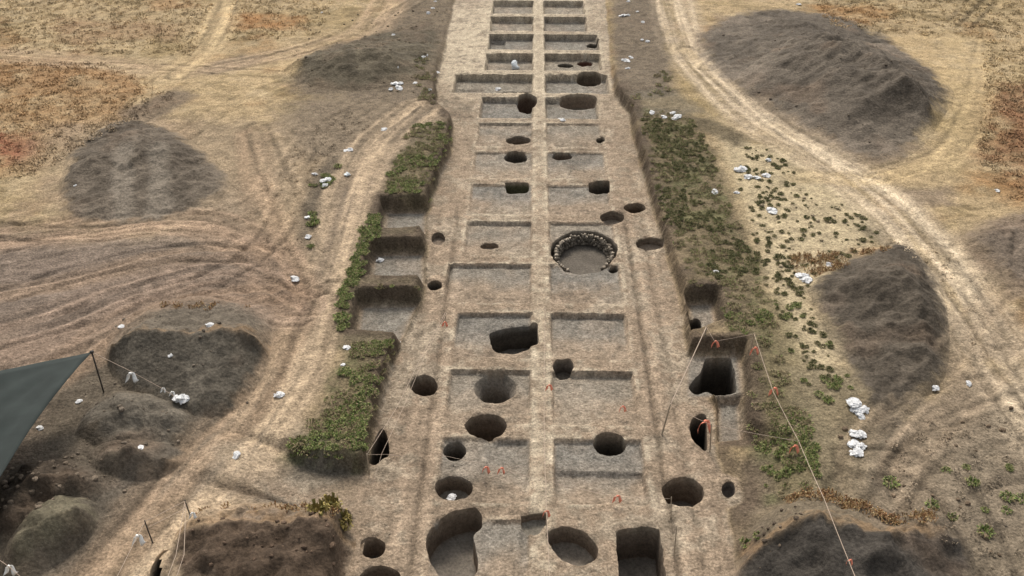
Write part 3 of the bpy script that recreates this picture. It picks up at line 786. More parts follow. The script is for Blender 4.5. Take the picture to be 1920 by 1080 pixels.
def build_pit(name, label, pts, depth, fs, bowl, wc, fc, kiln=False):
    rect = 'rect' in name or 'square' in name
    P = outline_world(pts, rect)
    PITW.append(P)
    N_ = ring_normals(P)
    c = P.mean(0)
    zc = float(np.median(Z(P[:, 0], P[:, 1])))
    loc = (c[0], c[1], zc)
    root = empty(name, loc)
    tag(root, label, {'shallow_scoop': 'scoop', 'deep_cut': 'cut', 'square_shaft': 'shaft'}.get(name, 'pit'), 'pits dug in the trench')
    # rim: a collar of trodden earth that runs out into the ground
    R = []; K = []
    for off, dz in ((.52, -.06), (.40, .004), (.28, .016), (.15, .020), (.05, .012), (0.0, -.01)):
        q = P + N_ * off
        R.append(np.column_stack([q, Z(q[:, 0], q[:, 1]) + dz + (.03 * vn(q[:, 0] * 4, q[:, 1] * 4, 19) if -.02 < dz else 0) - (.06 * np.maximum(0, vn(q[:, 0] * 2.2, q[:, 1] * 2.2, 20)) if off < .1 else 0)])); K.append(C(q[:, 0], q[:, 1]))
    rim0 = R[-1]
    link('rim', rings_mesh('rim', R, K, M_SOIL, loc, drop=True, me_i=len(PITW) - 1), root)
    # wall
    zb = min(zc, float(rim0[:, 2].min())) - depth
    W = [rim0]; WK = [K[-1]]
    wcol = alb(*wc); fcol = alb(*fc)
    steps = 9
    for k in range(1, steps + 1):
        t = k / steps
        if 'funnel' in name:
            sc = 1 - (1 - .70) * min(t / .30, 1.0) - .04 * t
            zt = t
        else:
            sc = 1 - (1 - fs) * t
            zt = t ** .9
        q = c + (P - c) * sc
        a = np.arctan2(q[:, 1] - c[1], q[:, 0] - c[0])
        nn = vn(a * 6 + c[0], np.full(a.shape, t * 4.0), 15) + .5 * vn(a * 15, np.full(a.shape, t * 9.0 + c[0]), 16)
        q = q + (q - c) * (.020 * nn)[:, None]
        z = rim0[:, 2] * (1 - zt) + zb * zt
        W.append(np.column_stack([q, z]))
        m = min(1, t * 4)
        band = vn(np.full(a.shape, t * 6.0 + c[0] * 3) + .3 * np.sin(a * 2), a * 0 + c[1], 23)      # layers of soil in the cut
        WK.append(np.clip((K[-1] * (1 - m) + wcol * m) * (1 + .14 * nn + .28 * band)[:, None], .01, .7))
    link('wall', rings_mesh('wall', W, WK, M_PIT, loc), root)
    # floor
    FR = [W[-1]]; FK = [np.clip(WK[-1] * .5 + fcol * .5, .01, .7)]
    lump = .16 if 'rectangular_pit' == name and depth == 1.6 else .05
    for s in (.88, .7, .5, .3, .14):
        q = c + (W[-1][:, :2] - c) * s
        n1 = fbm(q[:, 0] * 2.2, q[:, 1] * 2.2, 18, 3)
        z = zb - bowl * (1 - s * s) + lump * n1
        FR.append(np.column_stack([q, z])); FK.append(np.clip(fcol * (1 + .25 * n1)[:, None], .01, .7))
    link('floor', rings_mesh('floor', FR, FK, M_PIT, loc, np.array([c[0], c[1], zb - bowl]), fcol), root)
    return root, P, c, zb


OUTL = [outline_world(p[2], 'rect' in p[0] or 'square' in p[0]) for p in PITS + EXTRA] + [outline_world(KILN, False)]
for p in PITS + EXTRA:
    build_pit(*p)

# the stone-ringed pit
kroot, KP, kc, kzb = build_pit('stone_ringed_pit', 'large round pit ringed by pale stones with an open mouth', KILN, .78, .97, .0, (122, 111, 95), (122, 113, 100), True)
kroot['category'] = 'stone-ringed pit'


def stone(rng, sx, sy, sz):
    """one rough field stone: a jittered, squashed ball"""
    V = []; F = []
    nu, nv = 7, 5
    V.append((0, 0, -sz))
    for j in range(1, nv):
        ph = -math.pi / 2 + math.pi * j / nv
        for i in range(nu):
            th = 2 * math.pi * i / nu
            k = 1 + rng.uniform(-.18, .18)
            V.append((sx * k * math.cos(th) * math.cos(ph) ** .7, sy * k * math.sin(th) * math.cos(ph) ** .7, sz * k * math.sin(ph)))
    V.append((0, 0, sz * .95))
    for i in range(nu):
        F.append((0, 1 + (i + 1) % nu, 1 + i)); F.append((len(V) - 1, 1 + (nv - 2) * nu + i, 1 + (nv - 2) * nu + (i + 1) % nu))
    Q = [(1 + j * nu + i, 1 + j * nu + (i + 1) % nu, 1 + (j + 1) * nu + (i + 1) % nu, 1 + (j + 1) * nu + i) for j in range(nv - 2) for i in range(nu)]
    return np.array(V), np.array(F), np.array(Q)


SC = []


def stone_ring():
    rng = random.Random(5)
    VV = []; T = []; Qd = []; n0 = 0
    seg = resample(KP, 128)
    nrm = ring_normals(seg)
    for i, (p, nv) in enumerate(zip(seg, nrm)):
        a = math.atan2(p[1] - kc[1], p[0] - kc[0])
        if -1.95 < a < -1.02: continue                      # the open mouth towards the near side
        for lay in range(6):
            if rng.random() < .12 + (.3 if lay == 5 else 0): continue
            q = p - nv * (rng.uniform(-.07, .07) + .33 + .015 * (5 - lay))
            zz = -.72 + .115 * lay
            s = rng.uniform(.6, 1.6)
            V, F, Q = stone(rng, .06 * s, .085 * s, .06 * s)
            b = a + math.pi / 2 + rng.uniform(-.4, .4)
            cs, sn = math.cos(b), math.sin(b)
            V = V @ np.array([[cs, sn, 0], [-sn, cs, 0], [0, 0, 1]])
            V = V + np.array([q[0] - kc[0], q[1] - kc[1], zz + rng.uniform(-.03, .03)])
            VV.append(V); T.append(F + n0); Qd.append(Q + n0); n0 += len(V)
            SC.append(np.tile(alb(150, 138, 120) * rng.uniform(.45, 1.5) * (1.75 if lay >= 5 else 1.0), (len(V), 1)))
    return np.vstack(VV), np.vstack(T), np.vstack(Qd)


sv, stt, sq = stone_ring()
link('stone_ring', make_mesh('stone_ring', sv, [stt, sq], M_SPOIL, np.vstack(SC), False), kroot)

# ------------------------------------------------------------------ the ground: one sheet to the horizon
def axis(lo_, hi, knots):
    out = [lo_]
    while out[-1] < hi:
        out.append(out[-1] + float(np.interp(out[-1], [k[0] for k in knots], [k[1] for k in knots])))
    return np.array(out)


gx = axis(-2000, 2000, [(-2000, 400), (-300, 60), (-80, 3), (-56, .30), (-40, .24), (-14, .15), (-10, .085), (8.5, .085), (12, .13), (30, .20), (56, .28), (80, 3), (300, 60), (2000, 400)])
gy = axis(-300, 3500, [(-300, 60), (0, 12), (16, 1.5), (21, .3), (24, .085), (45, .095), (75, .13), (105, .19), (118, .5), (160, 6), (500, 80), (3500, 500)])
# snap grid lines on to the edges of the squares so their lips stay straight
X, Y = np.meshgrid(gx, gy)
zg = Z(X, Y); cg = C(X, Y)
hole = np.zeros(X.shape, bool)
for P in PITW:
    m = (X > P[:, 0].min() - .5) & (X < P[:, 0].max() + .5) & (Y > P[:, 1].min() - .5) & (Y < P[:, 1].max() + .5)
    ii = np.where(m)
    hole[ii] |= sd_poly(P, X[ii], Y[ii], 1.0) > -.10
ny, nx = X.shape
idx = np.arange(nx * ny).reshape(ny, nx)
keepf = ~(hole[:-1, :-1] | hole[1:, :-1] | hole[:-1, 1:] | hole[1:, 1:])
XC = (X[:-1, :-1] + X[1:, 1:]) / 2; YC = (Y[:-1, :-1] + Y[1:, 1:]) / 2
lab = np.zeros(XC.shape, np.int32)                                          # 0 ground
dsC = sd_poly(STRIP, XC, YC, 3.0)
for P, az in ANNEX: dsC = np.maximum(dsC, sd_poly(P, XC, YC, 3.0))
lab[(dsC > -.1)] = 1                                                          # trench floor
GB = GP([(1180, 200), (1290, 210), (1340, 280), (1390, 400), (1430, 500), (1440, 600), (1490, 720), (1535, 870), (1545, 935), (1440, 930), (1395, 800), (1380, 650), (1290, 540), (1270, 480), (1240, 400), (1205, 310)], PLAT)
LB = GP([(780, 235), (850, 230), (845, 290), (800, 385), (722, 388), (700, 460), (690, 530), (668, 562), (660, 640), (740, 650), (700, 790), (690, 880), (500, 862), (560, 810), (610, 740), (640, 660), (630, 600), (655, 500), (690, 410), (740, 300)], PLAT)
bankw = np.maximum(sd_poly(GB, XC, YC, 2.0), sd_poly(LB, XC, YC, 2.0))
lab[(lab == 0) & ((bankw > 0) | ((dsC > -1.6) & (YC < 72) & (XC > -20)))] = 2   # earth banks
for P, w, c, st, rd in TRK:
    D, _, _, _ = polyline_d(P, XC, YC, w + 1)
    lab[(lab == 0) & (D < w * .45)] = 3                                      # dirt tracks
for i, q in enumerate(SQ):
    x0, y0, x1, y1 = q['r']
    d = np.minimum(np.minimum(XC - x0, x1 - XC), np.minimum(YC - y0, y1 - YC))
    lab[(d > -.06) & (dsC > -.1)] = 100 + 2 * i
    lab[(d > .13) & (dsC > -.1)] = 101 + 2 * i
AN0 = 300
for i, (P, az) in enumerate(ANNEX[:5]):
    d = sd_poly(P, XC, YC, 2.0)
    lab[(d > -.75) & (lab != 1) & (lab < 100)] = AN0 + 2 * i
    lab[(d > .12)] = AN0 + 1 + 2 * i
VALL = np.stack([X.ravel(), Y.ravel(), zg.ravel()], 1); CALL = cg.reshape(-1, 3)
FALL = np.stack([idx[:-1, :-1], idx[:-1, 1:], idx[1:, 1:], idx[1:, :-1]], -1)


def patch(name, ids, parent=None, loc=(0, 0, 0)):
    m = np.isin(lab, ids) & keepf
    f = FALL[m]
    if not len(f): return None
    used = np.unique(f); rem = np.zeros(len(VALL), np.int64); rem[used] = np.arange(len(used))
    me = make_mesh(name, VALL[used] - np.array(loc), rem[f], M_SOIL, CALL[used])
    return link(name, me, parent, loc if parent is None else None)


tag(patch('ground', [0]), 'dry grass fields and trodden soil round the trench', kind='structure')
tag(patch('trench_floor', [1]), 'stripped tan earth of the long trench with its balks', kind='structure')
tag(patch('terrain_bank', [2]), 'earth banks along both sides of the trench', kind='structure')
tag(patch('dirt_road', [3]), 'rutted pale vehicle tracks', kind='structure')
ORD = ['first', 'second', 'third', 'fourth', 'fifth', 'sixth', 'seventh', 'eighth', 'ninth', 'tenth', 'eleventh', 'twelfth', 'thirteenth', 'fourteenth', 'fifteenth']
SPECIAL = {
    (1, 1): 'stepped earth square with a deep dark oval pit in its far edge', (2, -1): 'shallow square holding the funnel-mouthed pit',
    (3, -1): 'dug square holding the dark rectangular pit with an uneven edge', (2, 1): 'crisp grey square beside the small round pit on the central balk',
    (3, 1): 'crisp empty grey square next to the one with the dark rectangular pit', (5, 1): 'square half taken up by the stone-ringed pit',
    (10, -1): 'wide deep square reaching out beyond the edge of its column', (10, 1): 'deep square holding the pit with a raised earth collar',
    (9, 1): 'square holding the wide half-moon pit under its far wall', (9, -1): 'square holding the deep brown pit against the central balk',
    (11, -1): 'deep shaded square with a pale bag in it', (6, 1): 'shallow square with the small black rectangular pit in its corner',
    (5, -1): 'shallow square with a small arched scoop, across the balk from the stone-ringed pit',
    (12, -1): 'far deep square crossed by slanting low earth ridges',
}
for i, q in enumerate(SQ):
    x0, y0, x1, y1 = q['r']
    loc = ((x0 + x1) / 2, (y0 + y1) / 2, -q['d'])
    m = np.isin(lab, [100 + 2 * i, 101 + 2 * i])
    if not m.any(): continue
    root = empty('excavation_square', loc)
    l = SPECIAL.get((q['k'], q['s'])) or '%s earth square %s of the long central balk, %s row from the bottom' % (
        'deep' if q['d'] > .4 else 'shallow', 'left' if q['s'] < 0 else 'right', ORD[q['k']])
    tag(root, l, 'excavation square', 'excavation squares in two columns')
    patch('wall', [100 + 2 * i], root, loc); patch('floor', [101 + 2 * i], root, loc)
ANL = ['farthest annex cut square into the weedy bank, near the faint round scoop', 'middle annex with a dark far wall, above the weedy balk', 'grey annex between the weedy balk and the tufted bank end',
       'small grey annex cut into the bank behind the leaning pole', 'sunken annex beside the black cut with the orange ribbon']
for i, (P, az) in enumerate(ANNEX[:5]):
    loc = (P[:, 0].mean(), P[:, 1].mean(), az)
    root = empty('trench_annex', loc)
    tag(root, ANL[i], 'annex', 'annexes cut into the banks')
    patch('wall', [AN0 + 2 * i], root, loc); patch('floor', [AN0 + 1 + 2 * i], root, loc)


# ------------------------------------------------------------------ plants
def tuft(rng, n, r, h, cols, wid=.05):
    """a low weed: many bent pointed leaves that spring from one root"""
    V = []; F = []; K = []
    for i in range(n):
        a = rng.uniform(0, 2 * math.pi); rr = r * math.sqrt(rng.random()) * .6
        ox, oy = rr * math.cos(a), rr * math.sin(a)
        b = a + rng.uniform(-.9, .9)
        L_ = r * rng.uniform(.2, .5); hh = h * rng.uniform(.3, 1.0); w = wid * rng.uniform(.6, 1.3)
        dx, dy = math.cos(b), math.sin(b); sx, sy = -dy * w, dx * w
        k = len(V)
        V += [(ox - sx * .3, oy - sy * .3, -.03), (ox + sx * .3, oy + sy * .3, -.03),
              (ox + dx * L_ * .55 + sx, oy + dy * L_ * .55 + sy, hh), (ox + dx * L_ * .55 - sx, oy + dy * L_ * .55 - sy, hh),
              (ox + dx * L_, oy + dy * L_, hh * rng.uniform(.55, .95))]
        F += [(k, k + 1, k + 2), (k, k + 2, k + 3), (k + 3, k + 2, k + 4)]
        c = np.array(cols[rng.randrange(len(cols))]) * rng.uniform(.75, 1.25)
        K += [c] * 5
    return np.array(V), np.array(F), np.array(K)


GREENS = [alb(140, 158, 72), alb(112, 134, 54), alb(168, 178, 94), alb(98, 116, 54), alb(166, 160, 104), alb(172, 152, 104)]
OLIVES = [alb(168, 150, 106), alb(146, 134, 92), alb(180, 158, 116)]
YELL = [alb(190, 168, 84), alb(168, 148, 72), alb(150, 140, 70)]
STRAWS = [alb(196, 158, 98), alb(178, 130, 78), alb(206, 176, 118), alb(160, 116, 74)]
FIELD = [alb(176, 146, 92), alb(150, 124, 76), alb(190, 160, 108), alb(128, 112, 68)]
rg = random.Random(3)
VAR_G = [tuft(rg, rg.randint(70, 110), .34, .15, GREENS, .024) for _ in range(6)]
VAR_D = [tuft(rg, rg.randint(60, 90), .34, .16, [alb(98, 106, 52), alb(120, 122, 64), alb(84, 92, 48), alb(146, 138, 86), alb(160, 144, 100)], .026) for _ in range(5)]
VAR_O = [tuft(rg, rg.randint(40, 60), .34, .13, OLIVES + GREENS[:1], .018) for _ in range(5)]
VAR_Y = [tuft(rg, 46, .40, .34, YELL, .05) for _ in range(3)]
VAR_S = [tuft(rg, rg.randint(14, 22), .30, .16, STRAWS, .022) for _ in range(6)]
VAR_F = [tuft(rg, rg.randint(9, 14), .34, .12, [np.ones(3) * 1.35, np.ones(3) * 1.15, np.ones(3) * 1.6], .035) for _ in range(8)]


def scatter(P, dens, rng, noise_thr=-2.0, nf=.5, seed=0):
    x0, y0 = P.min(0); x1, y1 = P.max(0)
    n = int((x1 - x0) * (y1 - y0) * dens)
    x = rng.uniform(x0, x1, n); y = rng.uniform(y0, y1, n)
    m = sd_poly(P, x, y, 1.0) > .1
    if noise_thr > -2: m &= fbm(x * nf, y * nf, seed, 3) > noise_thr
    return np.stack([x[m], y[m]], 1)


def clear_of(pts, pad=.15):
    m = np.ones(len(pts), bool)
    for P in PITW: m &= sd_poly(P, pts[:, 0], pts[:, 1], 1.0) < -pad
    for P, az in ANNEX: m &= sd_poly(P, pts[:, 0], pts[:, 1], 1.0) < -.25
    m &= sd_poly(STRIP, pts[:, 0], pts[:, 1], 1.0) < -.12
    return pts[m]


def A(px): return GP(px, PLAT)


plants = []      # x, y, scale, variant list, area
def grow(px, dens, vars_, s0, s1, area, thr=-2.0, nf=.5, seed=0):
    pts = clear_of(scatter(A(px), dens, RNG, thr, nf, seed))
    for x, y in pts: plants.append((x, y, RNG.uniform(s0, s1) * (1.25 if RNG.random() < .15 else 1.0), vars_, area))


LBK = 'left_bank'; RBK = 'right_bank'; SND = 'sand'; LOW = 'lower'
grow([(775, 235), (852, 230), (845, 290), (822, 350), (805, 385), (716, 390), (728, 330), (752, 270)], 8.0, VAR_G, .4, 1.0, LBK, -.05, .5, 1)
grow([(775, 235), (852, 230), (845, 290), (822, 350), (805, 385), (716, 390), (728, 330), (752, 270)], 5.0, VAR_O, .5, 1.1, LBK)
grow([(690, 400), (722, 398), (712, 450), (695, 470), (660, 560), (655, 636), (628, 636), (632, 560), (660, 490)], 11.0, VAR_G, .7, 1.2, LBK, -.3, .6, 2)
grow([(690, 545), (795, 540), (790, 562), (680, 564)], 9.0, VAR_G, .7, 1.1, LBK)
for bp in ([(706, 446), (795, 446), (795, 462), (700, 464)], [(690, 536), (795, 534), (790, 556), (676, 560)], [(672, 640), (745, 642), (738, 668), (662, 668)]):
    grow(bp, 12.0, VAR_G, .4, .8, LBK)
    grow(bp, 6.0, VAR_O, .4, .8, LBK)
grow([(660, 645), (738, 652), (735, 690), (712, 760), (690, 860), (520, 845), (575, 800), (615, 735), (645, 690)], 9.0, VAR_G, .4, 1.15, LBK, -.08, .5, 3)
grow([(660, 645), (738, 652), (735, 690), (712, 760), (690, 860), (520, 845), (575, 800), (615, 735), (645, 690)], 4.0, VAR_O, .8, 1.3, LBK)
grow([(575, 320), (650, 310), (630, 350), (600, 360), (600, 440), (590, 480), (570, 470)], 5.0, VAR_G, .7, 1.1, LBK, -.1, .6, 4)
grow([(1195, 205), (1290, 215), (1330, 270), (1380, 400), (1420, 500), (1430, 570), (1300, 560), (1275, 480), (1240, 400), (1215, 320)], 7.0, VAR_D, .3, .85, RBK, .02, .45, 5)
grow([(1195, 205), (1290, 215), (1330, 270), (1380, 400), (1420, 500), (1430, 570), (1300, 560), (1275, 480), (1240, 400), (1215, 320)], 4.5, VAR_O, .4, 1.0, RBK)
grow([(1330, 560), (1440, 540), (1460, 640), (1500, 740), (1540, 860), (1535, 930), (1445, 925), (1400, 790), (1385, 650)], 6.5, VAR_G, .35, .95, RBK, -.02, .5, 6)
grow([(1330, 560), (1440, 540), (1460, 640), (1500, 740), (1540, 860), (1535, 930), (1445, 925), (1400, 790), (1385, 650)], 2.6, VAR_O, .7, 1.2, RBK)
grow([(1350, 270), (1450, 285), (1560, 370), (1640, 410), (1650, 450), (1560, 500), (1510, 560), (1570, 660), (1580, 740), (1500, 720), (1440, 560), (1400, 420)], 3.0, VAR_D, .25, .75, SND, -.3, .4, 7)
grow([(1400, 470), (1480, 480), (1540, 520), (1500, 560), (1430, 540)], 3.0, VAR_D, .4, .9, SND)
grow([(1560, 880), (1700, 850), (1950, 800), (1990, 1090), (1780, 1090), (1740, 950), (1600, 930)], .5, VAR_G, .6, 1.4, LOW, .0, .3, 8)
grow([(1440, 560), (1500, 560), (1590, 680), (1600, 740), (1540, 760), (1490, 700)], 4.0, VAR_G, .4, .9, SND, -.05, .6, 21)
grow([(1540, 700), (1600, 700), (1600, 740), (1540, 740)], 1.2, VAR_G, .7, 1.2, SND)
grow([(560, 945), (680, 945), (690, 1000), (600, 1010)], 6.0, VAR_Y, .8, 1.3, 'heap', -.1, .8, 9)
grow([(1385, 985), (1430, 985), (1430, 1030), (1390, 1020)], 5.0, VAR_G, .8, 1.2, RBK)
grow([(780, 100), (840, 110), (830, 195), (770, 195)], 1.6, VAR_O, .8, 1.3, 'far_left')
grow([(1220, 130), (1262, 130), (1262, 190), (1180, 200)], 1.2, VAR_O, .8, 1.3, 'far_right')
px = np.array([p[0] for p in plants]); py = np.array([p[1] for p in plants])
pz = Ztop(px, py)
# those that show largest: greenest, biggest and nearest
order = sorted(range(len(plants)), key=lambda i: -(plants[i][2] / math.hypot(px[i] - CAM.x, py[i], 30)) * (1.25 if plants[i][3] is not VAR_O else .8))
single = order[:290]; rest = order[290:]
LABELS = {LBK: ('low green weed growing on the earth bank beside the trench annexes', 'weeds on the bank with the annexes'),
          RBK: ('low green weed growing on the broad bank beside the roped shaft', 'weeds on the broad bank'),
          SND: ('small dark weed dotted on the pale sandy ground', 'weeds dotted on the pale sand'),
          LOW: ('scattered green weed on the rutted brown ground below the white bags', 'weeds on the rutted ground'),
          'heap': ('yellow leafy weed on the corner of the brown earth heap', 'yellow weeds on the brown heap'),
          'far_left': ('olive weed at the foot of the littered spoil heap', 'weeds by the littered heap'),
          'far_right': ('olive weed on the dark soil strip by the far squares', 'weeds on the dark strip')}
PME = {}
for i in single:
    x, y, s, vs, ar = plants[i]
    k = rg.randrange(len(vs)); key = (id(vs), k)
    if key not in PME:
        V, F, K = vs[k]
        PME[key] = make_mesh('weed', V, F, M_LEAF, K, False)
    o = link('weed_plant', PME[key], None, (x, y, pz[i]))
    o.rotation_euler = (0, 0, rg.uniform(0, 6.28)); o.scale = (s, s, s * rg.uniform(.8, 1.2))
    tag(o, LABELS[ar][0], 'weed', LABELS[ar][1])


def merge(items, zs, mat, name, label):
    VV = []; FF = []; KK = []; n0 = 0
    gc = C(np.array([p[0] for p in items]), np.array([p[1] for p in items]))
    for (x, y, s, vs, ar), z, g_ in zip(items, zs, gc):
        V, F, K = vs[rg.randrange(len(vs))]
        a = rg.uniform(0, 6.28); cs, sn = math.cos(a) * s, math.sin(a) * s
        W = np.stack([V[:, 0] * cs - V[:, 1] * sn + x, V[:, 0] * sn + V[:, 1] * cs + y, V[:, 2] * s + z], 1)
        VV.append(W); FF.append(F + n0); KK.append(K * (g_ if vs is VAR_F else 1.0) * rg.uniform(.8, 1.2)); n0 += len(V)
    o = link(name, make_mesh(name, np.vstack(VV), np.vstack(FF), mat, np.vstack(KK), False))
    tag(o, label, kind='stuff')


merge([plants[i] for i in rest], pz[rest], M_LEAF, 'undergrowth', 'dense low weeds covering the earth banks')

straw = []
def growd(px_, dens, vars_, s0, s1, thr=-2.0, nf=.5, seed=0, z=PLAT):
    pts = clear_of(scatter(GP(px_, z), dens, RNG, thr, nf, seed))
    for x, y in pts: straw.append((x, y, RNG.uniform(s0, s1), vars_, ''))


growd([(1470, 925), (1560, 930), (1670, 985), (1760, 955), (1750, 1000), (1660, 1012), (1540, 960), (1480, 950)], 22, VAR_S, .7, 1.3)
growd([(1480, 480), (1600, 470), (1680, 470), (1640, 500), (1540, 520), (1490, 530)], 12, VAR_S, .7, 1.3, -.2)
growd([(230, 590), (320, 585), (500, 575), (500, 600), (300, 606)], 8, VAR_S, .7, 1.2, -.2)
growd([(330, 985), (430, 950), (660, 950), (690, 990), (560, 975), (420, 985)], 12, VAR_S, .7, 1.2, -.2)
growd([(-150, 100), (200, 110), (330, 180), (250, 240), (60, 330), (-250, 360)], 4.0, VAR_F, .6, 1.4)
growd([(-100, -80), (420, -60), (360, 90), (-150, 90)], 3.0, VAR_F, .6, 1.4)
growd([(430, -40), (640, -40), (600, 50), (420, 70)], 3.0, VAR_F, .6, 1.4)
growd([(1500, -50), (2000, -60), (2000, 60), (1560, 45)], 3.0, VAR_F, .6, 1.4)
growd([(1850, 60), (2050, 60), (2050, 400), (1900, 380), (1830, 300)], 4.0, VAR_F, .7, 1.5)
growd([(1600, 420), (1800, 480), (1850, 560), (1820, 700), (1790, 560), (1680, 470)], 2.0, VAR_F, .5, 1.0)
growd([(1650, 800), (1990, 740), (1990, 1090), (1800, 1090), (1700, 950)], 2.5, VAR_F, .4, .9)
growd([(480, 330), (640, 200), (700, 230), (600, 330), (560, 480), (500, 460)], 2.0, VAR_F, .4, .9)
sx = np.array([p[0] for p in straw]); sy = np.array([p[1] for p in straw])
merge(straw, Ztop(sx, sy), M_STRAW, 'dry_grass', 'dry straw and grass in the fields and on the heap crests')

# clods and small stones lying about
def clods():
    rng = random.Random(9)
    VV = []; T = []; Q4 = []; KK = []; n0 = 0
    areas = [([(0, 860), (180, 850), (240, 920), (120, 1000), (0, 1020)], 5.0, (140, 124, 104)), ([(330, 1000), (640, 970), (650, 1080), (340, 1090)], 2.6, (120, 98, 78)),
             ([(1390, 960), (1500, 960), (1500, 1080), (1400, 1080)], 3.0, (120, 104, 86)), ([(160, 700), (340, 740), (340, 870), (140, 860)], 1.6, (136, 122, 104)),
             ([(1400, 300), (1640, 420), (1560, 520), (1440, 540)], .5, (200, 180, 144)), ([(200, 600), (480, 600), (480, 760), (220, 740)], .5, (124, 112, 96)),
             ([(1560, 800), (1900, 760), (1900, 1070), (1640, 1000)], .9, (146, 124, 98)), ([(540, 20), (850, 0), (830, 180), (560, 180)], .35, (140, 124, 100)),
             ([(1320, 60), (1560, 30), (1760, 200), (1640, 300), (1400, 190)], .25, (132, 118, 100))]
    for px_, dens, c in areas:
        pts = clear_of(scatter(A(px_), dens, RNG))
        if not len(pts): continue
        zz = Ztop(pts[:, 0], pts[:, 1])
        for (x, y), z in zip(pts, zz):
            s = rng.choice([.035, .045, .06, .08, .11]) * rng.uniform(.8, 1.3)
            V, F, Q = stone(rng, s, s * rng.uniform(.7, 1.2), s * .7)
            VV.append(V + np.array([x, y, z + s * .25])); T.append(F + n0); Q4.append(Q + n0); n0 += len(V)
            KK.append(np.tile(alb(*c) * rng.uniform(.7, 1.35), (len(V), 1)))
    o = link('rubble', make_mesh('rubble', np.vstack(VV), [np.vstack(T), np.vstack(Q4)], M_SPOIL, np.vstack(KK), False))
    tag(o, 'loose clods and pebbles strewn on the heaps and soil', kind='stuff')


clods()


# ------------------------------------------------------------------ white bags and scraps
def bag_mesh(rng, L_=.62, W_=.40, H_=.20, tail=True):
    """a slumped woven sack: pillow body with creases and a gathered neck"""
    nu, nv = 18, 12
    V = []
    for i in range(nu + 1):
        u = i / nu
        prof = max(.04, math.sin(math.pi * min(u, .999)) ** .45)
        if tail and u > .80: prof = max(.16, prof * .45) + .5 * max(0, u - .93)
        for j in range(nv):
            th = 2 * math.pi * j / nv
            cy, cz = math.cos(th), math.sin(th)
            r = 1 + .20 * math.sin(3 * th + 5 * u) + rng.uniform(-.24, .24) + .15 * math.sin(9 * u + 2 * th)
            y = W_ * .5 * prof * r * math.copysign(abs(cy) ** .8, cy)
            z = H_ * .5 * prof * r * math.copysign(abs(cz) ** .9, cz) * (.6 if cz < 0 else 1.0)
            V.append(((u - .5) * L_ + .03 * math.sin(7 * th), y, z + H_ * .28))
    F = []
    for i in range(nu):
        for j in range(nv):
            F.append((i * nv + j, (i + 1) * nv + j, (i + 1) * nv + (j + 1) % nv, i * nv + (j + 1) % nv))
    V.append((-.52 * L_, 0, H_ * .25)); V.append((.52 * L_, 0, H_ * .25))
    T = [(len(V) - 2, j, (j + 1) % nv) for j in range(nv)] + [(len(V) - 1, nu * nv + (j + 1) % nv, nu * nv + j) for j in range(nv)]
    return np.array(V), np.array(F), np.array(T)


rb = random.Random(21)
BM = []
for k in range(6):
    V, F, T = bag_mesh(rb, rb.uniform(.6, .95), rb.uniform(.32, .55), rb.uniform(.14, .24), k % 2 == 0)
    BM.append(make_mesh('bag', V, [F, T], M_BAG, None, False))
V, F, T = bag_mesh(rb, .7, .5, .3); BMP = make_mesh('bag_pale', V, [F, T], M_BAGB, None, True)

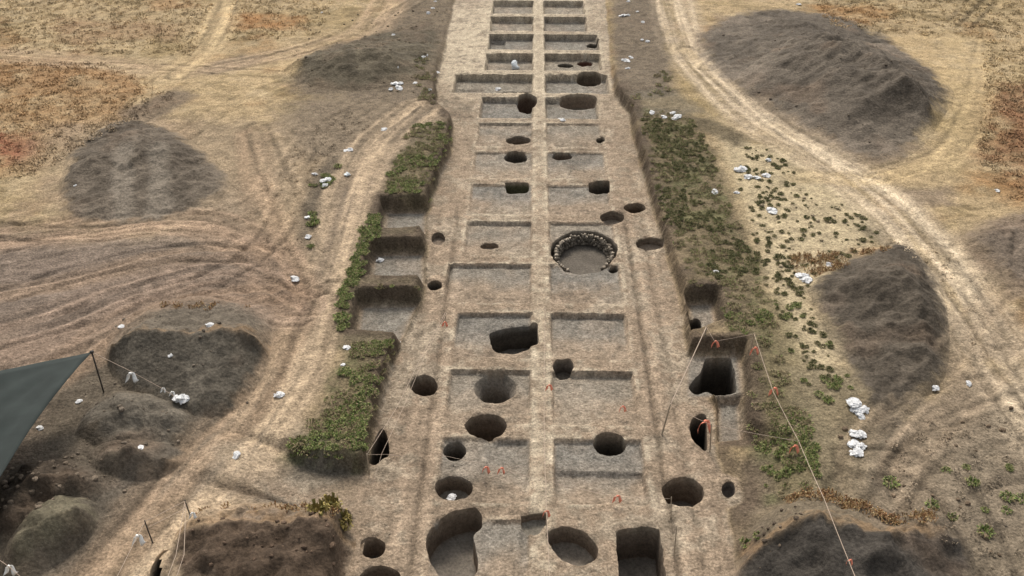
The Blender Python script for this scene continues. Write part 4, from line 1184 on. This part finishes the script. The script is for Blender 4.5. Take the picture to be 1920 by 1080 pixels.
g1 = 'white bags littered by the spoil heap next to the far squares'
g2 = 'white bags on the dark soil strip beside the far squares'
g3 = 'white bags by the soil strip behind the weedy bank'
g4 = 'white bags heaped beside the spoil heap with the orange rim'
g5 = 'white bags on the pale weedy sand'
g6 = 'white scraps around the dig'
BAGS = [
    (740, 158, 1.2, 'topmost white bag in the pile at the foot of the littered heap', g1), (748, 166, 1.1, 'white bag at the near end of the pile by the littered heap', g1),
    (733, 168, 1.0, 'white bag on the outer side of the pile by the littered heap', g1), (752, 157, .9, 'small white bag on the trench side of the pile by the littered heap', g1),
    (794, 108, 1.0, 'white bag lying near the top edge of the littered heap', g1), (802, 104, .7, 'small upright white scrap beside a bag on the littered heap', g1),
    (820, 138, .8, 'single white bag by the trench edge near the littered heap', g1), (747, 127, .7, 'thin upright white scrap above the pile of bags', g1),
    (778, 156, .7, 'yellowish white scrap beside the bag pile', g1), (806, 169, .7, 'small white bag at the weedy foot of the littered heap', g1),
    (803, 25, 1.0, 'long white bag high on the littered heap by the far rows', g1), (812, 16, .8, 'white bag above the long one on the littered heap', g1),
    (816, 3, .7, 'farthest white bag behind the littered heap', g1), (738, 66, .8, 'white bag flat on the back of the littered heap', g1), (603, 24, .7, 'white bag alone in the far orange grass', g1),
    (720, 243, .9, 'white bag between the weedy bank and the littered heap', g3), (650, 283, .9, 'outer of two white bags at the top of the dark soil strip', g3), (657, 281, .9, 'inner of two white bags at the top of the dark soil strip', g3),
    (590, 327, .8, 'small white bag on the outer edge of the dark soil strip', g3), (611, 342, 1.0, 'white bag on top of its pair in the weeds of the soil strip', g3), (609, 349, 1.1, 'white bag under its pair in the weeds of the soil strip', g3),
    (651, 328, .8, 'pale bag among weeds beside the soil strip', g3), (577, 408, .8, 'white bag halfway along the dark soil strip', g3), (578, 445, 1.1, 'white bag near the end of the dark soil strip', g3), (553, 521, 1.3, 'long white bag lying on the trodden path below the soil strip', g3),
    (1167, 30, 1.0, 'flat white bag, outer one of two near the far squares', g2), (1177, 29, 1.0, 'flat white bag, inner one of two near the far squares', g2), (1195, 22, .7, 'small white bag on the dark strip behind two flat bags', g2), (1205, 42, .8, 'white bag alone in the middle of the dark strip', g2),
    (1204, 75, .8, 'first half of a split pair of white scraps on the dark strip', g2), (1214, 78, .9, 'second half of a split pair of white scraps on the dark strip', g2), (1173, 115, 1.3, 'largest white bag beside the dark strip', g2), (1183, 108, .8, 'small white bag just above the largest one on the dark strip', g2), (1177, 129, 1.0, 'white bag just below the largest one on the dark strip', g2),
    (1178, 3, .8, 'topmost white scrap on the dark strip', g2),
    (1222, 212, 1.0, 'white bag at the head of the weedy broad bank', g2), (1245, 220, .9, 'middle white bag at the head of the weedy broad bank', g2), (1262, 213, 1.1, 'flat white bag behind another at the head of the broad bank', g2), (1269, 221, 1.2, 'white bag farthest along the head of the broad bank', g2),
    (1388, 320, 1.6, 'broad white bag on the pale sand above the flattened ones', g5), (1402, 333, 1.3, 'flattened long white bag in the row on the pale sand', g5), (1418, 334, 1.2, 'flattened white bag at the near end of the row on the sand', g5), (1436, 330, 1.1, 'white bag at the far end of the row on the sand', g5), (1441, 301, .9, 'white bag alone among weeds behind the row on the sand', g5),
    (1447, 397, 1.3, 'whitish bag half sunk in the pale sand', g5), (1340, 361, 1.1, 'white bag at the edge of the broad weedy bank', g5), (1381, 362, .9, 'small white bag on the sand beside the broad weedy bank', g5), (1341, 511, .9, 'white bag deep among weeds on the broad bank', g5),
    (1504, 519, 1.4, 'upper white bag of two by the orange-rimmed heap', g5), (1511, 526, 1.2, 'lower white bag of two by the orange-rimmed heap', g5), (1555, 497, .9, 'small white bag on the orange straw', g5),
    (1600, 760, 1.5, 'topmost white bag of the upper pile beside the heap', g4), (1606, 771, 1.5, 'middle white bag of the upper pile beside the heap', g4), (1618, 769, 1.5, 'white bag on the outer side of the upper pile', g4), (1613, 780, 1.3, 'lowest white bag of the upper pile beside the heap', g4),
    (1600, 818, 1.4, 'topmost white bag of the lower pile', g4), (1612, 816, 1.2, 'white bag on the outer top of the lower pile', g4), (1600, 833, 1.4, 'middle white bag of the lower pile', g4), (1612, 838, 1.4, 'white bag at the outer side of the lower pile', g4), (1605, 850, 1.5, 'lowest white bag of the lower pile', g4),
    (1752, 728, 1.1, 'white bag caught at the tip of the heap by the rutted track', g4), (1816, 720, .7, 'small white bag on the rutted track', g4),
    (394, 612, 1.0, 'white bag on the sandy crest of the steep grey heap', g6), (228, 614, .8, 'white scrap on the far end of the sandy crest', g6), (322, 673, .6, 'small white scrap on the grey face of the steep heap', g6), (523, 742, 1.1, 'white bag lying on the pale path beside the weedy bank', g6), (443, 854, .9, 'crumpled white bag on the grey soil near the ramp', g6),
    (710, 462, .9, 'white bag on the balk between two annexes', g6), (650, 652, .8, 'white bag at the weedy corner below the grey annex', g6), (750, 644, .6, 'small white scrap in the corner of the grey annex', g6), (643, 684, .5, 'tiny white scrap at the edge of the tufted bank end', g6),
    (1055, 226, 1.1, 'white bag on the crossing balk by the half-moon pit', g6), (1049, 224, .8, 'white scrap beside a bag on the crossing balk', g6), (815, 538, .9, 'round pale stone-like bag in the small pit', g6),
    (963, 112, 2.0, 'large pale bluish bag standing in a deep shaded square', g6), (933, 168, 1.1, 'white bag at the edge of the wide deep square', g6), (142, 348, .5, 'tiny white scrap on the spoil heap with pale streaks', g6), (712, 1076, 1.0, 'white scrap inside the wide round pit at the trench edge', g6), (847, 933, .9, 'pale scrap on the floor of the shallow round pit', g6),
    (1870, 358, .9, 'white bag lost in the orange field grass', g6), (1497, 9, 1.0, 'white bag at the far edge of the field beside the largest heap', g6), (148, 753, .6, 'white scrap on the dark soil behind the canopy edge', g6), (75, 803, .8, 'white scrap lying close to the canopy edge', g6), (267, 862, .7, 'whitish stone-sized scrap on the pebbly mound', g6),
]
for (bx, by, s, l, g) in BAGS:
    if 'inside the wide round pit' in l or 'small pit' in l or 'shallow round pit' in l:
        zf = {712: -1.15, 815: -.75, 847: -.75}[bx]; x, y = G(bx, by, zf); z = zf
    else:
        x, y, z = on_ground(bx, by, .8 if by > 180 else .2)
    o = link('white_bag', BMP if 'bluish' in l or 'pale bag' in l else BM[rb.randrange(6)], None, (x, y, z - .01 + (.12 if 'topmost white bag of' in l or 'on top of its pair' in l else 0)))
    o.rotation_euler = (rb.uniform(-.15, .15), rb.uniform(-.15, .15) + (1.2 if 'upright' in l or 'standing' in l else 0), rb.uniform(0, 6.28))
    s *= rb.uniform(.72, .9) * (.82 if 'pile' in l and by > 700 else 1.0); o.scale = (s, s, s)
    tag(o, l, 'scrap' if 'scrap' in l else 'bag', g)


# ------------------------------------------------------------------ stakes, ropes, ribbons
def tube(pts, r, n=6):
    pts = [np.asarray(p, float) for p in pts]
    V = []; F = []
    for i, p in enumerate(pts):
        t = pts[min(i + 1, len(pts) - 1)] - pts[max(i - 1, 0)]; t /= np.linalg.norm(t) + 1e-9
        u = np.cross(t, [0, 0, 1.0]);
        if np.linalg.norm(u) < .1: u = np.cross(t, [1.0, 0, 0])
        u /= np.linalg.norm(u); w = np.cross(t, u)
        rr = r[i] if isinstance(r, (list, tuple)) else r
        for k in range(n):
            a = 2 * math.pi * k / n
            V.append(p + rr * (math.cos(a) * u + math.sin(a) * w))
    for i in range(len(pts) - 1):
        for k in range(n):
            F.append((i * n + k, i * n + (k + 1) % n, (i + 1) * n + (k + 1) % n, (i + 1) * n + k))
    V = np.array(V)
    V = np.vstack([V, pts[0][None], pts[-1][None]])
    T = [(len(V) - 2, (k + 1) % n, k) for k in range(n)] + [(len(V) - 1, (len(pts) - 1) * n + k, (len(pts) - 1) * n + (k + 1) % n) for k in range(n)]
    return V, np.array(F), np.array(T)


def rope(pts3, label, r=.017, sag=.06, mat=None):
    P = []
    for i in range(len(pts3) - 1):
        a, b = np.array(pts3[i]), np.array(pts3[i + 1])
        L_ = np.linalg.norm(b - a); n = max(6, int(L_ / .5))
        for k in range(n + (1 if i == len(pts3) - 2 else 0)):
            t = k / n; p = a * (1 - t) + b * t; p[2] -= sag * L_ * .12 * 4 * t * (1 - t)
            P.append(p)
    V, F, T = tube(P, r * .72, 5)
    loc = np.array(pts3[0])
    o = link('rope', make_mesh('rope', V - loc, [F, T], mat or M_ROPE), None, tuple(loc))
    return tag(o, label, 'rope', 'ropes strung over the dig')


def stake(px_, py_, h, lean, label, r=.028, mat=None, z=None, name='stake'):
    x, y, z0 = on_ground(px_, py_)
    if z is not None: x, y = G(px_, py_, z); z0 = z
    pts = [(x - lean[0] * .15, y - lean[1] * .15, z0 - .25)] + [(x + lean[0] * t, y + lean[1] * t, z0 + h * t) for t in (.0, .3, .6, .85, 1.0)]
    V, F, T = tube(pts, [r * 1.1, r * 1.05, r, r * .95, r * .9, r * .8], 8)
    loc = np.array((x, y, z0))
    o = link(name, make_mesh(name, V - loc, [F, T], mat or M_WOOD), None, tuple(loc))
    tag(o, label, 'stake', 'stakes that hold the ropes')
    return np.array((x + lean[0] * .95, y + lean[1] * .95, z0 + h * .95))


def ribbon(p, label, mat, s=1.0, g='marker ribbons tied to the ropes'):
    """a knot with two crumpled cloth tails"""
    rng = random.Random(int(abs(p[0] * 100 + p[1] * 37)))
    V = []; F = []
    root = empty('marker_ribbon', tuple(p))
    for sg in (-1, 1):
        VV = []; FF = []
        n = 7; a = rng.uniform(-.5, .5)
        for i in range(n):
            t = i / (n - 1)
            cx = sg * (.03 + .13 * t ** .8) * s; cz = -.30 * t * s + .03 * math.sin(6 * t + a); cy = .05 * math.sin(5 * t + sg) * s
            w = (.03 + .055 * t) * s
            for q in (-1, 1):
                VV.append((cx + q * w * math.cos(a + t), cy + q * w * math.sin(a + t) + .006, cz + q * .01))
        for q in range(2 * n): VV.append((VV[q][0], VV[q][1] - .012, VV[q][2]))
        for i in range(n - 1):
            b = 2 * i; c = 2 * n + b
            FF += [(b, b + 1, b + 3, b + 2), (c, c + 2, c + 3, c + 1), (b, b + 2, c + 2, c), (b + 1, c + 1, c + 3, b + 3)]
        FF += [(0, 2 * n, 2 * n + 1, 1), (2 * n - 2, 2 * n - 1, 4 * n - 1, 4 * n - 2)]
        link('tail', make_mesh('tail', np.array(VV), np.array(FF), mat), root)
    kv, kf, kq = stone(rng, .05 * s, .045 * s, .045 * s)
    link('knot', make_mesh('knot', kv, [kf, kq], mat), root)
    tag(root, label, 'ribbon', g)


def at(px_, py_, z): return np.array(G(px_, py_, z) + (z,))


HR = PLAT + .75
# broad bank line
a0 = stake(1408, 655, .95, (.05, .05), 'short stake at the far end of the ribboned rope on the broad bank')
a1 = stake(1494, 856, .9, (-.05, .02), 'stake carrying the ribboned rope in the weeds of the broad bank')
pend = at(1640, 1170, 3.1)
rope([a0, at(1450, 735, HR - .05), a1, at(1545, 935, HR + 1.0), pend], 'long ribboned rope running over the broad weedy bank to the near heap', .02, .05)
ribbon(at(1416, 652, HR), 'orange ribbon at the far end of the rope on the broad bank', M_RED, 1.2)
ribbon(at(1453, 728, HR - .08), 'orange ribbon in the middle of the rope on the broad bank', M_RED, 1.2)
ribbon(at(1491, 836, HR - .02), 'orange ribbon where the cross rope meets the bank rope', M_RED, 1.2)
ribbon(at(1594, 1050, 2.85), 'small orange ribbon on the near stretch of the bank rope', M_RED, .7)
# leaning pole and its ropes beside the shaft
b0 = stake(1318, 650, 1.1, (.10, .25), 'leaning pole at the trench side near the small grey annex', .045, M_WOOD, z=.3)
b1 = stake(1241, 815, 1.6, (.28, .25), 'leaning pole at the inner end of the rope beside the shaft', .042, M_WOOD, z=0.0)
rope([b0, b1], 'thick rope pulled tight between two leaning poles', .032, .03)
rope([b0, at(1340, 640, .98 + .3), a0], 'short rope from the leaning pole to the bank rope', .012, .05)
ribbon(at(1342, 640, 1.25), 'orange and white ribbon above the square shaft', M_RED, 1.1)
b2 = stake(1331, 846, 1.5, (-.08, .12), 'thin stake between the black cut and the sunken annex', .03, M_WOOD, z=0.05)
rope([b1, b2, a1], 'cross rope passing over the black cut and the sunken annex', .014, .05)
ribbon(at(1323, 790, 1.0), 'long red ribbon hanging over the black cut', M_RED, 1.9)
# lines along and across the squares
c0 = stake(1022, 600, .75, (0, .05), 'short stake on the central balk at the far end of its rope', .022)
c1 = stake(1024, 985, .8, (0, .05), 'short stake on the central balk beside the square scoop', .022)
rope([c0, at(1020, 720, .7), at(1021, 850, .7), c1, at(1032, 1110, .8)], 'rope running lengthwise over the central balk', .017, .04)
ribbon(at(1030, 722, .72), 'pink ribbon halfway along the central balk rope', M_RED, .9)
ribbon(c1 + np.array([0, 0, .0]), 'pink ribbon on the stake beside the square scoop', M_RED, .9)
rope([at(822, 852, .25), at(915, 872, .5), at(1020, 902, .66)], 'thin cord crossing the square below the narrow black pit', .010, .03)
ribbon(at(911, 876, .5), 'pale orange ribbon on the cord below the narrow black pit', M_RED, 1.0)
ribbon(at(940, 878, .5), 'second pale orange ribbon on the cord, nearer the balk', M_RED, .9)
rope([at(1020, 902, .66), at(1157, 932, .5), at(1256, 935, .6)], 'thin cord crossing the stepped square', .010, .03)
ribbon(at(1158, 930, .5), 'orange ribbon on the cord over the stepped square', M_RED, 1.0)
rope([at(1020, 770, .7), at(1168, 766, .5), at(1241, 800, .9)], 'thin cord crossing the crisp grey square', .008, .03)
ribbon(at(1168, 762, .5), 'orange ribbon over the crisp grey square', M_RED, .9)
stake(1258, 968, 1.0, (-.06, .1), 'thin stake leaning over the round pit rim', .022, z=0.0)
stake(1264, 1040, 1.5, (-.02, .1), 'tall thin stake between the rectangular pit and the trench side', .022, z=0.0)
# weedy bank ropes
d0 = stake(836, 606, .7, (0, .05), 'short stake at the far end of the two bank ropes', .022)
d1 = stake(692, 886, 1.0, (-.03, .1), 'stake at the black three-cornered cut', .03, z=.1)
rope([d0, at(790, 668, .65), at(745, 762, .75), d1], 'outer of the two ropes along the weedy bank', .017, .03)
rope([d0 + np.array([.08, 0, 0]), at(796, 668, .6), at(757, 762, .6), at(716, 850, .6), at(700, 905, .3)], 'inner of the two ropes along the weedy bank', .014, .03)
ribbon(at(834, 604, .72), 'pinkish ribbon at the far end of the bank ropes', M_RED, .8)
rope([d1, at(725, 852, .5), at(760, 856, .1)], 'short cord over the three-cornered cut', .012, .03)
# near ropes beside the canopy
e0 = stake(286, 1017, 1.15, (-.10, .05), 'dark stake holding the two cords on the near path', .028, M_DARKP)
e1 = stake(357, 968, .9, (-.06, .0), 'dark stake with a white knot at the corner of the brown heap', .028, M_DARKP)
rope([e0, e1], 'upper cord between the two dark stakes', .014, .06)
rope([e0 - np.array([0, 0, .35]), e1 - np.array([0, 0, .35])], 'lower cord between the two dark stakes', .014, .06)
rope([e0, at(250, 1020, 2.0), at(205, 1110, 2.1)], 'cord running from the dark stake past the white ribbon', .016, .02)
rope([e1, at(330, 1040, 2.3), at(300, 1120, 2.4)], 'outer of two cords over the black near cut', .016, .02)
rope([e1 - np.array([0, 0, .15]), at(345, 1040, 2.2), at(318, 1120, 2.3)], 'inner of two cords over the black near cut', .016, .02)
ribbon(at(257, 1005, 1.95), 'white ribbon on the cord of the near path', M_WRIB, 1.3)
ribbon(at(360, 962, 1.9), 'white knot of cloth on the dark stake at the heap corner', M_WRIB, .8)
ribbon(at(16, 1062, 1.9), 'white ribbon on the cord in front of the canopy', M_WRIB, 1.2)
rope([at(-30, 1030, 2.0), at(16, 1062, 1.95), at(60, 1100, 1.9)], 'cord in front of the canopy with one white ribbon', .016, .02)

# ------------------------------------------------------------------ green shade canopy
def canopy():
    zc = PLAT + 2.35
    c1 = at(172, 660, zc); c2 = at(-330, 745, zc + .1); c3 = at(-420, 1120, zc); c4 = at(-75, 1020, zc - .15)
    bx, by = (c1 + c2 + c3 + c4)[:2] / 4
    root = empty('shade_canopy', (bx, by, float(Ztop([bx], [by])[0])))
    org = np.array(root.location)
    n = 34
    V = []
    for i in range(n + 1):
        for j in range(n + 1):
            u, v = i / n, j / n
            # cut edges of the cloth bow inwards between the tied corners
            uu = u + .10 * math.sin(math.pi * v) * (.5 - u); vv = v + .06 * math.sin(math.pi * u) * (.5 - v)
            p = c1 * (1 - uu) * (1 - vv) + c2 * uu * (1 - vv) + c3 * uu * vv + c4 * (1 - uu) * vv
            p = p.copy()
            p[2] += -.55 * math.sin(math.pi * u) * math.sin(math.pi * v) + .11 * math.sin(9 * u + 5 * v) * math.sin(math.pi * u) * math.sin(math.pi * v) + .03 * float(vn(u * 11, v * 5, 3))
            rr_ = math.hypot(u, v); p[2] += .13 * math.sin(math.atan2(v + .02, u + .02) * 15) * min(rr_ * 1.6, 1) * math.exp(-rr_ * 1.5) + .05 * math.sin(23 * v + 4 * u) * math.sin(math.pi * u) * math.sin(math.pi * v)
            V.append(p)
    V = np.array(V)
    idx = np.arange((n + 1) ** 2).reshape(n + 1, n + 1)
    F = np.stack([idx[:-1, :-1], idx[1:, :-1], idx[1:, 1:], idx[:-1, 1:]], -1).reshape(-1, 4)
    me = make_mesh('cloth', V - org, F, M_TARP)
    o = link('cloth', me, root)
    md = o.modifiers.new('thickness', 'SOLIDIFY'); md.thickness = .012
    for k, p in enumerate((c1, c2, c3, c4)):
        b = float(Ztop([p[0]], [p[1]])[0])
        q = p + np.array([0, 0, .05])
        Vt, Ft, Tt = tube([(q[0] + .04, q[1] - .04, b - .3), (q[0] + .02, q[1] - .02, (b + q[2]) / 2), (q[0], q[1], q[2])], .035, 8)
        link('pole', make_mesh('pole', Vt - org, [Ft, Tt], M_DARKP), root)
    kv, kf, kq = stone(random.Random(2), .10, .09, .07)
    link('corner_knot', make_mesh('corner_knot', kv + c1 - org, [kf, kq], M_DARKP), root)
    tag(root, 'dark green cloth canopy stretched over a pole above the near soil', 'canopy')
    peg = np.array(on_ground(340, 752))
    rope([c1, at(243, 695, PLAT + 1.75), at(300, 726, PLAT + .75), peg], 'guy rope from the canopy corner with white scraps hung on it', .018, .02)
    ribbon(at(244, 700, PLAT + 1.7), 'long white cloth hung on the canopy guy rope', M_WRIB, 1.5)
    ribbon(at(305, 728, PLAT + .7), 'small white cloth on the lower part of the guy rope', M_WRIB, .7)
    ribbon(at(322, 735, PLAT + .5), 'white cloth beside the round bag on the guy rope', M_WRIB, .8)
    b = link('white_bag', BM[1], None, (peg[0], peg[1], peg[2])); b.scale = (.9, 1.1, 1.5)
    tag(b, 'round white bag weighing down the foot of the guy rope', 'bag', g6)


canopy()

# ------------------------------------------------------------------ light, sky, output
SUN_AZ, SUN_EL = math.radians(-10), math.radians(48)     # from +Y, clockwise positive
w = bpy.data.worlds.new('World'); scene.world = w; w.use_nodes = True
nt = w.node_tree; N = nt.nodes; L = nt.links
bg = N['Background']
sky = N.new('ShaderNodeTexSky'); sky.sky_type = 'NISHITA'; sky.sun_disc = False
sky.sun_elevation = SUN_EL; sky.sun_rotation = SUN_AZ; sky.air_density = 1.0; sky.dust_density = 4.0; sky.ozone_density = 1.0
hs = N.new('ShaderNodeHueSaturation'); hs.inputs['Saturation'].default_value = .25
L.new(sky.outputs[0], hs.inputs['Color']); L.new(hs.outputs[0], bg.inputs['Color'])
bg.inputs['Strength'].default_value = .12
sd = bpy.data.lights.new('sun', 'SUN'); sd.energy = 1.5; sd.angle = math.radians(14); sd.color = (1.0, .90, .79)
so = bpy.data.objects.new('sun', sd); COL.objects.link(so)
dv = Vector((math.sin(SUN_AZ) * math.cos(SUN_EL), math.cos(SUN_AZ) * math.cos(SUN_EL), math.sin(SUN_EL)))
so.rotation_euler = (-dv).to_track_quat('-Z', 'Y').to_euler(); so.location = (0, 0, 60)
scene.view_settings.view_transform = 'Standard'; scene.view_settings.look = 'None'
scene.view_settings.gamma = 1.0
scene.view_settings.exposure = 0.82
scene.render.engine = 'CYCLES'
scene.cycles.use_denoising = True
scene.cycles.max_bounces = 5; scene.cycles.diffuse_bounces = 3
